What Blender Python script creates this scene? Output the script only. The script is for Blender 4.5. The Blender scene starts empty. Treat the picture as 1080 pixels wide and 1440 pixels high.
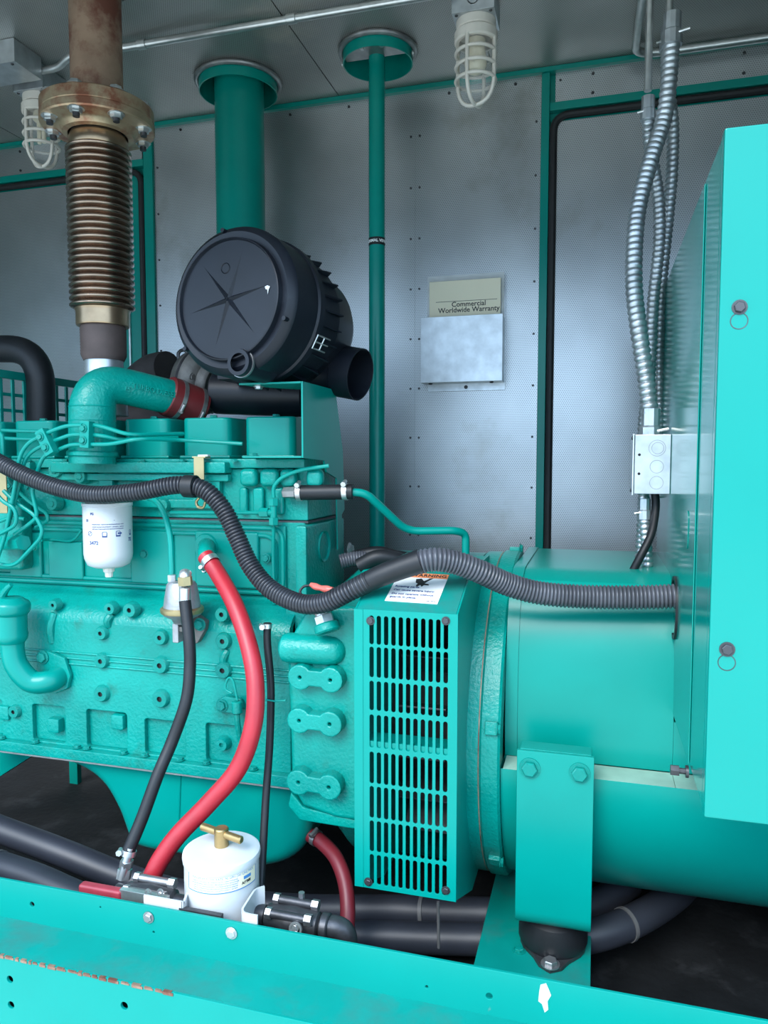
import bpy, bmesh, math, random
from mathutils import Vector as V, Matrix
random.seed(7)
S = bpy.context.scene
COL = S.collection
PI = math.pi
R = math.radians

# ---------------------------------------------------------------- camera
FPX, CZ = 1050.0, 1.10
YAW, PITCH = R(15.9), R(-3.93)
FW = V((-math.sin(YAW)*math.cos(PITCH), math.cos(YAW)*math.cos(PITCH), math.sin(PITCH)))
RT = V((math.cos(YAW), math.sin(YAW), 0)); UP = RT.cross(FW)
cd = bpy.data.cameras.new('camera'); cam = bpy.data.objects.new('camera', cd); COL.objects.link(cam)
cd.sensor_fit = 'VERTICAL'; cd.sensor_height = 36.0; cd.lens = FPX/1440*36.0; cd.clip_start = .02; cd.clip_end = 200
cam.matrix_world = Matrix((( RT.x, UP.x, -FW.x, 0), (RT.y, UP.y, -FW.y, 0), (RT.z, UP.z, -FW.z, CZ), (0, 0, 0, 1)))
S.camera = cam
# ---------------------------------------------------------------- sky (hazy bright daylight in front of the open side)
w = bpy.data.worlds.new('sky'); S.world = w; w.use_nodes = True
nt = w.node_tree; nt.nodes.clear()
wo = nt.nodes.new('ShaderNodeOutputWorld'); bg = nt.nodes.new('ShaderNodeBackground')
tc = nt.nodes.new('ShaderNodeTexCoord'); sx = nt.nodes.new('ShaderNodeSeparateXYZ'); rp = nt.nodes.new('ShaderNodeValToRGB')
nt.links.new(tc.outputs['Generated'], sx.inputs[0]); nt.links.new(sx.outputs['Z'], rp.inputs[0])
e = rp.color_ramp.elements
e[0].position = 0.0; e[0].color = (.34, .48, .64, 1)
e[1].position = .9; e[1].color = (.58, .88, 1.30, 1)
m_ = e.new(.35); m_.color = (.53, .76, 1.04, 1)
nt.links.new(rp.outputs[0], bg.inputs[0]); bg.inputs[1].default_value = 3.9
nt.links.new(bg.outputs[0], wo.inputs[0])
sd = bpy.data.lights.new('sun', 'SUN'); sun = bpy.data.objects.new('sun', sd); COL.objects.link(sun)
sd.energy = 3.8; sd.angle = R(30); sd.color = (1, .98, .94)
sun.rotation_euler = (R(50), 0, R(-14))
S.view_settings.view_transform = 'Standard'; S.view_settings.look = 'None'
S.view_settings.exposure = 0.08; S.view_settings.gamma = 1.0
S.view_settings.use_curve_mapping = False

# ---------------------------------------------------------------- helpers
def ray(x, y): return FW + RT*((x-540)/FPX) + UP*((720-y)/FPX)
def P(x, y, Y):
    d = ray(x, y); t = Y/d.y; return V((d.x*t, Y, d.z*t+CZ))
def PX(x, y, X):
    d = ray(x, y); t = X/d.x; return V((X, d.y*t, d.z*t+CZ))
def PZ(x, y, Z):
    d = ray(x, y); t = (Z-CZ)/d.z; return V((d.x*t, d.y*t, Z))
def rp_(px, p):                       # metres covered by px pixels at the distance of p
    return px*(V(p)-V((0, 0, CZ))).dot(FW)/FPX
ORG = {}
def root(name, loc, label, cat, group=None, kind=None):
    o = bpy.data.objects.new(name, None); COL.objects.link(o); o.location = loc; o.empty_display_size = .05
    ORG[o] = V(loc); o['label'] = label; o['category'] = cat
    if group: o['group'] = group
    if kind: o['kind'] = kind
    return o
def tag(o, label, cat, group=None, kind=None):
    o['label'] = label; o['category'] = cat
    if group: o['group'] = group
    if kind: o['kind'] = kind
    return o
def O(name, src, mat, parent=None, ang=35, M=None):
    if isinstance(src, bmesh.types.BMesh):
        bmesh.ops.recalc_face_normals(src, faces=src.faces)
        me = bpy.data.meshes.new(name); src.to_mesh(me); src.free()
    else: me = src
    if M is not None: me.transform(M)
    off = ORG[parent] if parent is not None else V((0, 0, 0))
    if off.length > 0: me.transform(Matrix.Translation(-off))
    me.materials.clear()
    for m in (mat if isinstance(mat, (list, tuple)) else [mat]): me.materials.append(m)
    if ang:
        me.shade_smooth(); me.set_sharp_from_angle(angle=R(ang))
    o = bpy.data.objects.new(name, me); COL.objects.link(o)
    if ang:
        wn = o.modifiers.new('weighted', 'WEIGHTED_NORMAL'); wn.keep_sharp = True; wn.weight = 50
    if parent is not None: o.parent = parent
    ORG[o] = off
    return o
def one(name, src, mat, label, cat, group=None, kind=None, ang=35, M=None):
    return tag(O(name, src, mat, None, ang, M), label, cat, group, kind)
def struct(name, src, mat, label, cat='wall', parent=None, ang=35, M=None):
    o = O(name, src, mat, parent, ang, M)
    if parent is None: o['kind'] = 'structure'; o['label'] = label; o['category'] = cat
    return o
def inst(name, me, parent, pos, d=(0, -1, 0), s=1.0, spin=0.0):
    o = bpy.data.objects.new(name, me); COL.objects.link(o)
    q = V(d).normalized().to_track_quat('Z', 'Y').to_matrix().to_4x4() @ Matrix.Rotation(spin, 4, 'Z')
    sc = Matrix.Diagonal((s, s, s, 1)) if not isinstance(s, (tuple, list)) else Matrix.Diagonal((*s, 1))
    o.parent = parent
    o.matrix_local = Matrix.Translation(V(pos)-ORG[parent]) @ q @ sc
    ORG[o] = V((0, 0, 0))
    return o
def frame(o, x, y):
    x = V(x).normalized(); y = V(y); z = x.cross(y).normalized(); y = z.cross(x).normalized()
    return Matrix(((x.x, y.x, z.x, o[0]), (x.y, y.y, z.y, o[1]), (x.z, y.z, z.z, o[2]), (0, 0, 0, 1)))
def FR(o): return frame(o, (1, 0, 0), (0, 0, 1))        # faces the open side
def catmull(pts, n=8):
    pts = [V(p) for p in pts]; q = [2*pts[0]-pts[1]]+pts+[2*pts[-1]-pts[-2]]; out = []
    for i in range(1, len(q)-2):
        a, b, c, d = q[i-1:i+3]
        for k in range(n):
            t = k/n
            out.append(.5*((2*b)+(c-a)*t+(2*a-5*b+4*c-d)*t*t+(3*b-a-3*c+d)*t**3))
    out.append(pts[-1]); return out
def fillet(pts, r, n=6):
    pts = [V(p) for p in pts]; out = [pts[0]]
    for i in range(1, len(pts)-1):
        a, b, c = pts[i-1:i+2]; u = (a-b); v = (c-b)
        rr = min(r, u.length*.49, v.length*.49); p0 = b+u.normalized()*rr; p1 = b+v.normalized()*rr
        for k in range(n+1):
            t = k/n; out.append(p0*(1-t)**2+b*2*t*(1-t)+p1*t*t)
    out.append(pts[-1]); return out
def resample(path, step):
    out = [path[0].copy()]; acc = 0.0
    for a, b in zip(path, path[1:]):
        L = (b-a).length
        if L < 1e-9: continue
        t = step-acc
        while t <= L:
            out.append(a.lerp(b, t/L)); t += step
        acc = (acc+L) % step
    return out
def tube(path, r, n=14, cap=True, bm=None):
    bm = bm or bmesh.new(); path = [V(p) for p in path]; rings = []; N = len(path)
    up = None
    for i, p in enumerate(path):
        t = (path[min(i+1, N-1)]-path[max(i-1, 0)]).normalized()
        if up is None:
            up = t.orthogonal().normalized()
        up = (up-t*up.dot(t)).normalized(); s = t.cross(up)
        rr = r[i] if isinstance(r, (list, tuple)) else r
        rings.append([bm.verts.new(p+(up*math.cos(2*PI*k/n)+s*math.sin(2*PI*k/n))*rr) for k in range(n)])
    for a, b in zip(rings, rings[1:]):
        for k in range(n): bm.faces.new((a[k], a[(k+1) % n], b[(k+1) % n], b[k]))
    if cap: bm.faces.new(rings[0][::-1]); bm.faces.new(rings[-1])
    return bm
def corr(path, r, pitch, depth, n=14, bm=None):
    p = resample(path, pitch/4)
    prof = (0, .75, 1, .75)
    return tube(p, [r-depth+depth*prof[i % 4] for i in range(len(p))], n, True, bm)
def lathe(prof, o, ax=(0, 0, 1), n=32, bm=None, arc=None, ref=None, closed=False):
    bm = bm or bmesh.new(); o = V(o); z = V(ax).normalized()
    x = V(ref) if ref else z.orthogonal(); x = (x-z*x.dot(z)).normalized(); y = z.cross(x)
    a0, a1 = arc or (0, 2*PI); full = arc is None; cnt = n if full else n+1
    rings = []
    for rr, h in prof:
        if rr < 1e-6: rings.append([bm.verts.new(o+z*h)])
        else: rings.append([bm.verts.new(o+z*h+(x*math.cos(a0+(a1-a0)*k/n)+y*math.sin(a0+(a1-a0)*k/n))*rr) for k in range(cnt)])
    pairs = list(zip(rings, rings[1:]))
    if closed: pairs.append((rings[-1], rings[0]))
    for a, b in pairs:
        for k in range(n):
            k2 = (k+1) % cnt
            if len(a) == 1 and len(b) == 1: continue
            if len(a) == 1: bm.faces.new((a[0], b[k2], b[k]))
            elif len(b) == 1: bm.faces.new((a[k], a[k2], b[0]))
            else: bm.faces.new((a[k], a[k2], b[k2], b[k]))
    return bm
def cyl(a, b, r, n=20, r2=None, bm=None, bev=0.0):
    a = V(a); b = V(b); L = (b-a).length; r2 = r if r2 is None else r2
    pr = [(0, 0), (r-bev, 0), (r, bev), (r2, L-bev), (r2-bev, L), (0, L)] if bev else [(0, 0), (r, 0), (r2, L), (0, L)]
    return lathe(pr, a, b-a, n, bm)
def bevel(bm, amt, seg=2, ang=20, geom=None):
    ed = [x for x in (geom or bm.edges) if len(x.link_faces) == 2 and x.calc_face_angle(0) > R(ang)]
    if amt > 0 and ed: bmesh.ops.bevel(bm, geom=ed, offset=amt, segments=seg, affect='EDGES', profile=.5, clamp_overlap=True)
    return bm
def box(x0, x1, y0, y1, z0, z1, bev=0.0, seg=2, bm=None, M=None):
    b = bmesh.new()
    bmesh.ops.create_cube(b, size=1, matrix=Matrix.Translation(((x0+x1)/2, (y0+y1)/2, (z0+z1)/2)) @ Matrix.Diagonal((abs(x1-x0), abs(y1-y0), abs(z1-z0), 1)))
    bevel(b, bev, seg)
    if M is not None: b.transform(M)
    return merge(bm, b) if bm is not None else b
def merge(bm, b):
    me = bpy.data.meshes.new('t'); b.to_mesh(me); b.free(); bm.from_mesh(me); bpy.data.meshes.remove(me); return bm
def prism(pts, fn, d, bev=0.0, seg=2, bm=None):
    """closed outline; fn maps (u,v)->Vector; d = extrusion vector"""
    b = bmesh.new(); d = V(d)
    lo = [b.verts.new(fn(*p)) for p in pts]; hi = [b.verts.new(v.co+d) for v in lo]; n = len(pts)
    b.faces.new(lo[::-1]); b.faces.new(hi)
    for i in range(n): b.faces.new((lo[i], lo[(i+1) % n], hi[(i+1) % n], hi[i]))
    bmesh.ops.recalc_face_normals(b, faces=b.faces)
    bevel(b, bev, seg)
    return merge(bm, b) if bm is not None else b
def xz(pts, y0, y1, bev=0.0, seg=2, bm=None): return prism(pts, lambda u, v: V((u, y0, v)), (0, y1-y0, 0), bev, seg, bm)
def yz(pts, x0, x1, bev=0.0, seg=2, bm=None): return prism(pts, lambda u, v: V((x0, u, v)), (x1-x0, 0, 0), bev, seg, bm)
def rrect(cx, cy, w, h, r, n=4):
    out = []
    for sx_, sy_, a in ((1, 1, 0), (-1, 1, 90), (-1, -1, 180), (1, -1, 270)):
        for k in range(n+1):
            t = R(a+90*k/n); out.append((cx+sx_*(w/2-r)+r*math.cos(t), cy+sy_*(h/2-r)+r*math.sin(t)))
    return out
def circ(cx, cy, r, n=16): return [(cx+r*math.cos(2*PI*k/n), cy+r*math.sin(2*PI*k/n)) for k in range(n)]
def plate(outer, holes, th, bev=0.0):
    cu = bpy.data.curves.new('c', 'CURVE'); cu.dimensions = '2D'; cu.fill_mode = 'BOTH'; cu.extrude = max(th/2-bev, 0); cu.bevel_depth = bev; cu.bevel_resolution = 1
    for loop in [outer]+list(holes):
        sp = cu.splines.new('POLY'); sp.points.add(len(loop)-1); sp.use_cyclic_u = True
        for q, p in zip(sp.points, loop): q.co = (p[0], p[1], 0, 1)
    ob = bpy.data.objects.new('c', cu); me = bpy.data.meshes.new_from_object(ob)
    bpy.data.objects.remove(ob); bpy.data.curves.remove(cu); return me
def text(s, size, ext=.0003, align='CENTER', bold=0.0, space=1.0):
    cu = bpy.data.curves.new('t', 'FONT'); cu.body = s; cu.size = size; cu.extrude = ext; cu.align_x = align; cu.align_y = 'CENTER'; cu.offset = bold; cu.space_character = space; cu.resolution_u = 3
    ob = bpy.data.objects.new('t', cu); me = bpy.data.meshes.new_from_object(ob)
    bpy.data.objects.remove(ob); bpy.data.curves.remove(cu); return me
def wrap(me, c, r, a0=-PI/2, axis_z=True):
    """bend a flat (x right, y up, z out) mesh around a vertical cylinder of radius r centred at c; x=0 at angle a0"""
    for v in me.vertices:
        a = a0+v.co.x/r; rr = r+v.co.z; y = v.co.y
        v.co = (c[0]+rr*math.cos(a), c[1]+rr*math.sin(a), c[2]+y)
    return me
def joinm(meshes):
    bm = bmesh.new()
    for m in meshes: bm.from_mesh(m); bpy.data.meshes.remove(m)
    return bm

# ---------------------------------------------------------------- materials
def mat(name, col, rough=.5, metal=0.0, var=.0, vs=6.0, bump=.0, bs=80.0, col2=None, c2=(.55, .7), c2s=9.0, coat=0.0, spec=None, rvar=0.0):
    m = bpy.data.materials.new(name); m.use_nodes = True; t = m.node_tree; b = t.nodes['Principled BSDF']
    b.inputs['Base Color'].default_value = (*col, 1); b.inputs['Roughness'].default_value = rough; b.inputs['Metallic'].default_value = metal
    if coat: b.inputs['Coat Weight'].default_value = coat; b.inputs['Coat Roughness'].default_value = .12
    if spec is not None: b.inputs['Specular IOR Level'].default_value = spec
    if not (var or bump or col2 or rvar): return m
    tcn = t.nodes.new('ShaderNodeTexCoord'); src = tcn.outputs['Object']; last = None
    if var:
        n = t.nodes.new('ShaderNodeTexNoise'); n.inputs['Scale'].default_value = vs; n.inputs['Detail'].default_value = 5; t.links.new(src, n.inputs['Vector'])
        r_ = t.nodes.new('ShaderNodeMapRange'); r_.inputs[1].default_value = .3; r_.inputs[2].default_value = .7; r_.inputs[3].default_value = 1-var; r_.inputs[4].default_value = 1+var; t.links.new(n.outputs['Fac'], r_.inputs[0])
        x = t.nodes.new('ShaderNodeMix'); x.data_type = 'RGBA'; x.blend_type = 'MULTIPLY'; x.inputs[0].default_value = 1; x.inputs[6].default_value = (*col, 1)
        t.links.new(r_.outputs[0], x.inputs[7]); last = x.outputs[2]
        if rvar:
            q = t.nodes.new('ShaderNodeMapRange'); q.inputs[1].default_value = .3; q.inputs[2].default_value = .7; q.inputs[3].default_value = rough-rvar; q.inputs[4].default_value = rough+rvar
            t.links.new(n.outputs['Fac'], q.inputs[0]); t.links.new(q.outputs[0], b.inputs['Roughness'])
    if col2:
        n = t.nodes.new('ShaderNodeTexNoise'); n.inputs['Scale'].default_value = c2s; n.inputs['Detail'].default_value = 8; n.inputs['Roughness'].default_value = .65; t.links.new(src, n.inputs['Vector'])
        r_ = t.nodes.new('ShaderNodeMapRange'); r_.inputs[1].default_value = c2[0]; r_.inputs[2].default_value = c2[1]; t.links.new(n.outputs['Fac'], r_.inputs[0])
        x = t.nodes.new('ShaderNodeMix'); x.data_type = 'RGBA'; t.links.new(r_.outputs[0], x.inputs[0]); x.inputs[7].default_value = (*col2, 1)
        if last: t.links.new(last, x.inputs[6])
        else: x.inputs[6].default_value = (*col, 1)
        last = x.outputs[2]
    if last: t.links.new(last, b.inputs['Base Color'])
    if bump:
        n = t.nodes.new('ShaderNodeTexNoise'); n.inputs['Scale'].default_value = bs; n.inputs['Detail'].default_value = 4; t.links.new(src, n.inputs['Vector'])
        u = t.nodes.new('ShaderNodeBump'); u.inputs['Strength'].default_value = bump; u.inputs['Distance'].default_value = .004; t.links.new(n.outputs['Fac'], u.inputs['Height']); t.links.new(u.outputs[0], b.inputs['Normal'])
    return m
def perf(name, ax, col, pitch, dirt, rough, metal=.85, hole=.55):
    """galvanised sheet with rows of punched holes; ax = the two in-plane axes"""
    m = mat(name, col, rough, metal, .14, 3.5, .06, 25, dirt, (.56, .74), 2.6)
    t = m.node_tree; b = t.nodes['Principled BSDF']; L = t.links.new
    tcn = t.nodes.new('ShaderNodeTexCoord'); sp = t.nodes.new('ShaderNodeSeparateXYZ'); L(tcn.outputs['Object'], sp.inputs[0])
    def mth(op, a, bb=None):
        n = t.nodes.new('ShaderNodeMath'); n.operation = op
        for i, v in enumerate((a, bb)):
            if v is None: continue
            if isinstance(v, (int, float)): n.inputs[i].default_value = v
            else: L(v, n.inputs[i])
        return n.outputs[0]
    u = mth('DIVIDE', sp.outputs[ax[0]], pitch); v = mth('DIVIDE', sp.outputs[ax[1]], pitch*.87)
    row = mth('FLOOR', v); u2 = mth('ADD', u, mth('MULTIPLY', mth('FLOORED_MODULO', row, 2.0), .5))
    du = mth('SUBTRACT', mth('FRACT', u2), .5); dv = mth('SUBTRACT', mth('FRACT', v), .5)
    d = mth('SQRT', mth('ADD', mth('MULTIPLY', du, du), mth('MULTIPLY', dv, dv)))
    h = mth('LESS_THAN', d, .27)
    src = b.inputs['Base Color'].links[0].from_socket
    x = t.nodes.new('ShaderNodeMix'); x.data_type = 'RGBA'; x.blend_type = 'MIX'; L(src, x.inputs[6]); x.inputs[7].default_value = (.03, .03, .03, 1)
    L(mth('MULTIPLY', h, hole), x.inputs[0]); L(x.outputs[2], b.inputs['Base Color'])
    return m
TEAL = (.0, .225, .182)
teal = mat('teal paint', TEAL, .28, 0, .07, 5, .02, 30, spec=.28)
cast = mat('teal painted casting', TEAL, .3, 0, .16, 9, .4, 150, (.012, .10, .07), (.57, .78), 11, spec=.32)
tealclean = mat('teal cabinet paint', TEAL, .14, 0, .04, 3, .004, 9, spec=.38)
tealdust = mat('teal paint worn and dusty', TEAL, .45, 0, .1, 8, .02, 40, (.03, .16, .135), (.48, .66), 5, spec=.3)
dustm = mat('pale dust on green paint', (.26, .42, .34), .7, 0, .2, 14)
tealrail = mat('teal frame paint chipped', TEAL, .32, 0, .05, 5, .02, 25, (.13, .20, .17), (.71, .76), 14, spec=.25)
galv = mat('galvanised steel', (.55, .58, .60), .4, .85, .16, 30, .04, 60)
zinc = mat('bright zinc', (.62, .63, .62), .36, .9, .12, 40)
steel = mat('dull steel', (.36, .36, .36), .42, .9, .2, 40, .05, 90)
darksteel = mat('dark oxidised steel', (.07, .07, .075), .45, .7, .25, 50, .1, 120)
perfw = perf('perforated galvanised wall sheet', ('X', 'Z'), (.50, .52, .53), .0058, (.36, .36, .33), .38)
perfc = perf('perforated galvanised ceiling sheet', ('X', 'Y'), (.42, .42, .40), .0058, (.58, .54, .46), .45, .75)
rust = mat('rusty steel', (.33, .22, .15), .6, .35, .2, 15, .2, 90, (.16, .055, .035), (.45, .62), 10)
rustf = mat('heat tinted flange', (.50, .38, .24), .42, .7, .2, 12, .12, 90, (.30, .12, .07), (.46, .62), 12)
bell = mat('heat browned bellows', (.36, .27, .21), .25, .95, .22, 14, .03, 60)
bellc = mat('heat gold steel collar', (.38, .27, .17), .3, .9, .3, 14)
sleeve = mat('dark rusty sleeve', (.09, .065, .06), .7, .3, .2, 25, .15, 100)
blackp = mat('black plastic', (.006, .008, .013), .42, 0, .2, 12, .04, 60, (.025, .03, .038), (.6, .8), 6, spec=.35)
rubber = mat('black rubber', (.009, .010, .012), .5, 0, .25, 25, .06, 120, spec=.4)
loomm = mat('black corrugated loom', (.022, .023, .028), .35, 0, .2, 20)
loomg = mat('grey dusty corrugated loom', (.065, .067, .078), .36, 0, .25, 20)
redh = mat('red hose', (.36, .014, .024), .42, 0, .12, 18, .05, 150)
redd = mat('dark red hose', (.16, .012, .02), .45, 0, .1, 18)
redv = mat('red handle sleeve', (.30, .03, .045), .5, 0, .25, 22)
white = mat('white enamel', (.50, .51, .51), .3, 0, .05, 8, .01, 30)
whited = mat('white enamel scuffed', (.52, .54, .55), .4, 0, .08, 14, .03, 60, (.36, .38, .38), (.62, .8), 18)
cream = mat('cream enamel', (.66, .61, .54), .45, 0, .06, 14)
bulbm = mat('cream lamp', (.82, .74, .55), .3, 0, .04, 10)
brass = mat('brass', (.45, .30, .13), .35, .9, .15, 25)
gold = mat('yellow zinc plate', (.42, .34, .18), .42, .85, .15, 18)
paper = mat('cream paper', (.80, .72, .54), .7, 0, .03, 4)
ink = mat('black print', (.02, .02, .02), .6)
inkb = mat('blue print', (.02, .04, .16), .5)
inklb = mat('light blue print', (.05, .19, .42), .5)
labelm = mat('ageing cream label', (.70, .64, .46), .5, 0, .08, 20)
orange = mat('orange print', (.72, .22, .08), .5)
whitep = mat('white label', (.80, .80, .78), .45, 0, .05, 30)
gasket = mat('black door gasket', (.012, .013, .014), .6, 0, .2, 30)
floorm = mat('dark oily floor', (.008, .009, .010), .7, 0, .4, 9, .4, 60, (.035, .037, .04), (.56, .76), 8, spec=.25)
cablem = mat('shaded grey cable jacket', (.022, .025, .034), .48, 0, .15, 10)  # jacket tone darkened to carry the shade under the engine
tie = mat('grey nylon tie', (.10, .10, .10), .5, 0, .1, 20)
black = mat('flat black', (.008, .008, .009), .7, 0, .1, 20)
castal = mat('cast aluminium', (.34, .345, .35), .5, .7, .18, 35, .2, 140)
castir = mat('grey cast iron', (.16, .155, .145), .6, .5, .25, 30, .25, 120)
blanket = mat('dark insulation wrap', (.035, .028, .028), .75, 0, .25, 20, .2, 60)
copper = mat('dark red winding', (.10, .03, .015), .5, .3, .2, 30)
pinkc = mat('red crimp connector', (.6, .12, .09), .4, 0, .05, 20)
groundm = mat('concrete bounce ground', (.52, .46, .37), .9, 0, .12, 1.5)  # warm pale tone picked to bounce light up to the ceiling
shell = mat('enclosure skin', (.16, .24, .22), .5, 0, .05, 5)
glass = bpy.data.materials.new('clear glass'); glass.use_nodes = True
g_ = glass.node_tree.nodes['Principled BSDF']; g_.inputs['Alpha'].default_value = .14; g_.inputs['Roughness'].default_value = .02; g_.inputs['IOR'].default_value = 1.45
_n = glass.node_tree.nodes.new('ShaderNodeTexNoise'); _r = glass.node_tree.nodes.new('ShaderNodeMapRange'); _r.inputs[3].default_value = .01; _r.inputs[4].default_value = .05
glass.node_tree.links.new(_n.outputs['Fac'], _r.inputs[0]); glass.node_tree.links.new(_r.outputs[0], g_.inputs['Roughness'])

# shared small hardware, modelled once at unit size with +Z pointing outwards
def hexmesh(name, m, washer=1.35, h=.75, dome=True, wm=None):
    b = bmesh.new()
    lathe([(0, 0), (washer, 0), (washer, .14), (0, .14)], (0, 0, 0), (0, 0, 1), 16, b)
    lathe([(0, .1), (1, .1), (1, h-.1), (.86, h), (0, h)], (0, 0, 0), (0, 0, 1), 6, b)
    bmesh.ops.recalc_face_normals(b, faces=b.faces)
    me = bpy.data.meshes.new(name); b.to_mesh(me); b.free(); me.materials.append(m); return me
B_teal = hexmesh('bolt', cast); B_zinc = hexmesh('bolt', zinc); B_steel = hexmesh('bolt', steel); B_dark = hexmesh('bolt', darksteel)
b = bmesh.new(); lathe([(0, 0), (1, 0), (1, .25), (.75, .55), (0, .7)], (0, 0, 0), (0, 0, 1), 10, b); me = bpy.data.meshes.new('rivet'); b.to_mesh(me); b.free(); me.materials.append(darksteel); RIV = me
def clampband(name, parent, c, ax, r, wd, m=zinc, screw=(0, 0, 1)):
    """worm drive hose clamp: band, slots and screw housing"""
    ax = V(ax).normalized(); o = O(name, lathe([(r, -wd/2), (r+.0012, -wd/2), (r+.0012, wd/2), (r, wd/2)], c, ax, 24, closed=True), m, parent)
    s = V(screw); s = (s-ax*s.dot(ax)).normalized(); t = ax.cross(s); q = V(c)+s*(r+.004)
    bm = cyl(q-t*.009, q+t*.009, .0042, 10); cyl(q+t*.008, q+t*.013, .0058, 6, bm=bm)
    hs = O('screw', bm, m, o); return o
# ================================================================ THE SETTING
WY, CH, FZ = 2.20, 2.19, .08
XL, XR, YF = -2.6, 1.6, .80
def xp(px, py=400): return P(px, py, WY).x
struct('ground', box(-12, 12, -14, .6, -.72, -.7), groundm, 'pale concrete bounce ground in front of the open enclosure', 'ground')  # unseen ground added to bounce warm light into the enclosure
floor = struct('floor', box(XL, XR, .985, 2.3, FZ-.03, FZ), floorm, 'dark oily enclosure floor under the machine', 'floor')
# back wall: green skin, punched sheets screwed on to it
wall = struct('wall_back', box(XL, XR, 2.218, 2.25, FZ, 2.26), teal, 'back wall of perforated galvanised sheets on green frame', 'wall')
struct('wall_left', box(XL-.03, XL, YF, 2.3, FZ-.03, 2.28), shell, 'left end wall of the enclosure', 'wall')
struct('wall_right', box(XR, XR+.03, YF, 2.3, FZ-.03, 2.28), shell, 'right end wall of the enclosure', 'wall')
xa, xs, xb = xp(219), xp(583, 450), xp(757, 450)
xd2 = xp(777); zd2 = P(777, 168, WY).z; xd1 = xp(207); zd1 = P(0, 268, WY).z
zt = CH-.014
riv = bmesh.new()
def wpanel(x0, x1, z0, z1, step=.147):
    O('panel', box(x0, x1, WY+.004, 2.218, z0, z1), perfw, wall)
    zz = z0+.06
    while zz < z1:
        for xx in (x0+.013, x1-.013): lathe([(0, -.001), (.0036, -.001), (.003, .0018), (0, .0024)], (xx, WY+.003, zz), (0, -1, 0), 8, riv)
        zz += step
    xx = x0+.1
    while xx < x1-.05:
        for zz in ((z0+.015), (z1-.015)): lathe([(0, -.001), (.0045, -.001), (.0035, .0022), (0, .003)], (xx, WY+.003, zz), (0, -1, 0), 8, riv)
        xx += .19
wpanel(xa, xs-.0002, FZ, zt); wpanel(xs+.0002, xb, FZ, zt)
wpanel(xd2+.0, XR, zd2+.045, zt); wpanel(XL, xd1-.012, zd1+.045, zt)
r_ = O('rivets', riv, darksteel, wall); r_['kind'] = 'stuff'
# green frame around the sheets
struct('trim_1', box(XL, XR, WY-.012, 2.218, zt, CH-.0005, .002), teal, 'green strip where back wall meets ceiling', 'trim')
struct('trim_2', box(xb+.0005, xd2-.015, WY-.006, 2.218, FZ, zt-.0005, .002), teal, 'green post between centre sheets and right door', 'trim')
struct('trim_3', box(xd1-.002, xa-.0005, WY-.006, 2.218, FZ, zt-.0005, .002), teal, 'green post beside the left door', 'trim')
struct('trim_4', box(xd2-.0145, XR, WY-.006, 2.218, zd2+.022, zd2+.0445, .002), teal, 'green lintel over the right door', 'trim')
struct('trim_5', box(XL, xd1-.0025, WY-.006, 2.218, zd1+.022, zd1+.0445, .002), teal, 'green lintel over the left door', 'trim')
def door(name, label, x0, x1, z1, px0, px1, gx, gdir):
    d = struct(name, box(x0, x1, WY+.006, 2.2175, FZ, z1, .002), teal, label, 'door')
    O('panel', box(px0, px1, WY+.001, WY+.006, FZ+.002, z1-.006, .001, 1), perfw, d)
    bm = bmesh.new()
    pth = fillet([(gx, WY-.002, FZ+.01), (gx, WY-.002, z1+.008), (gx+gdir*3, WY-.002, z1+.008)], .045, 8)
    pth = [p for p in pth if XL < p.x < XR] + [V((XL if gdir < 0 else XR, WY-.002, z1+.008))]
    O('gasket', tube(pth, .0105, 10), gasket, d); return d
door('door_1', 'left door with perforated lining, green edge and black gasket', XL, xd1-.0155, zd1, XL, xp(168, 430), xd1-.013, -1)
O('edge_strip', box(xp(180.5, 430), xp(182.5, 430), WY-.001, WY+.006, FZ+.01, zd1-.05), zinc, bpy.data.objects['door_1'])
door('door_2', 'right door with perforated lining and black gasket', xd2, XR, zd2, xd2+.006, XR, xd2-.004, 1)
# ceiling with sleeves for the pipes
ceil = struct('ceiling', box(XL, XR, YF, 2.25, 2.265, 2.285), shell, 'perforated galvanised ceiling of the enclosure', 'ceiling')
DUCT = PZ(335, 113, CH); VENT = PZ(531.5, 70, CH); EXH = V((P(138.5, 200, 1.53).x, 1.53, CH)); DR, VR = .112, .094
seams = [XL, -1.9, PZ(413, 45, CH).x, -.30, .52, XR]
for x0, x1 in zip(seams, seams[1:]):
    holes = []
    for c, r in ((DUCT, DR), (VENT, VR), (EXH, .085)):
        if x0 < c.x < x1: holes.append(circ(c.x, c.y, r, 40))
    O('panel', plate([(x0+.0015, YF), (x1-.0015, YF), (x1-.0015, 2.2165), (x0+.0015, 2.2165)], holes, .004), perfc, ceil, M=Matrix.Translation((0, 0, CH+.002)))
bm = box(XL, XR, YF-.03, YF, 1.86, 2.285); box(XL, XL+.1, YF-.03, YF, -.1, 1.8595, bm=bm); box(.95, XR, YF-.03, YF, -.1, 1.8595, bm=bm)  # out of view; low header keeps daylight off ceiling and upper wall
struct('wall_front_shade', bm, shell, 'unseen front wall around the doorway, shaped to shade the ceiling and upper wall', 'wall')
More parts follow.
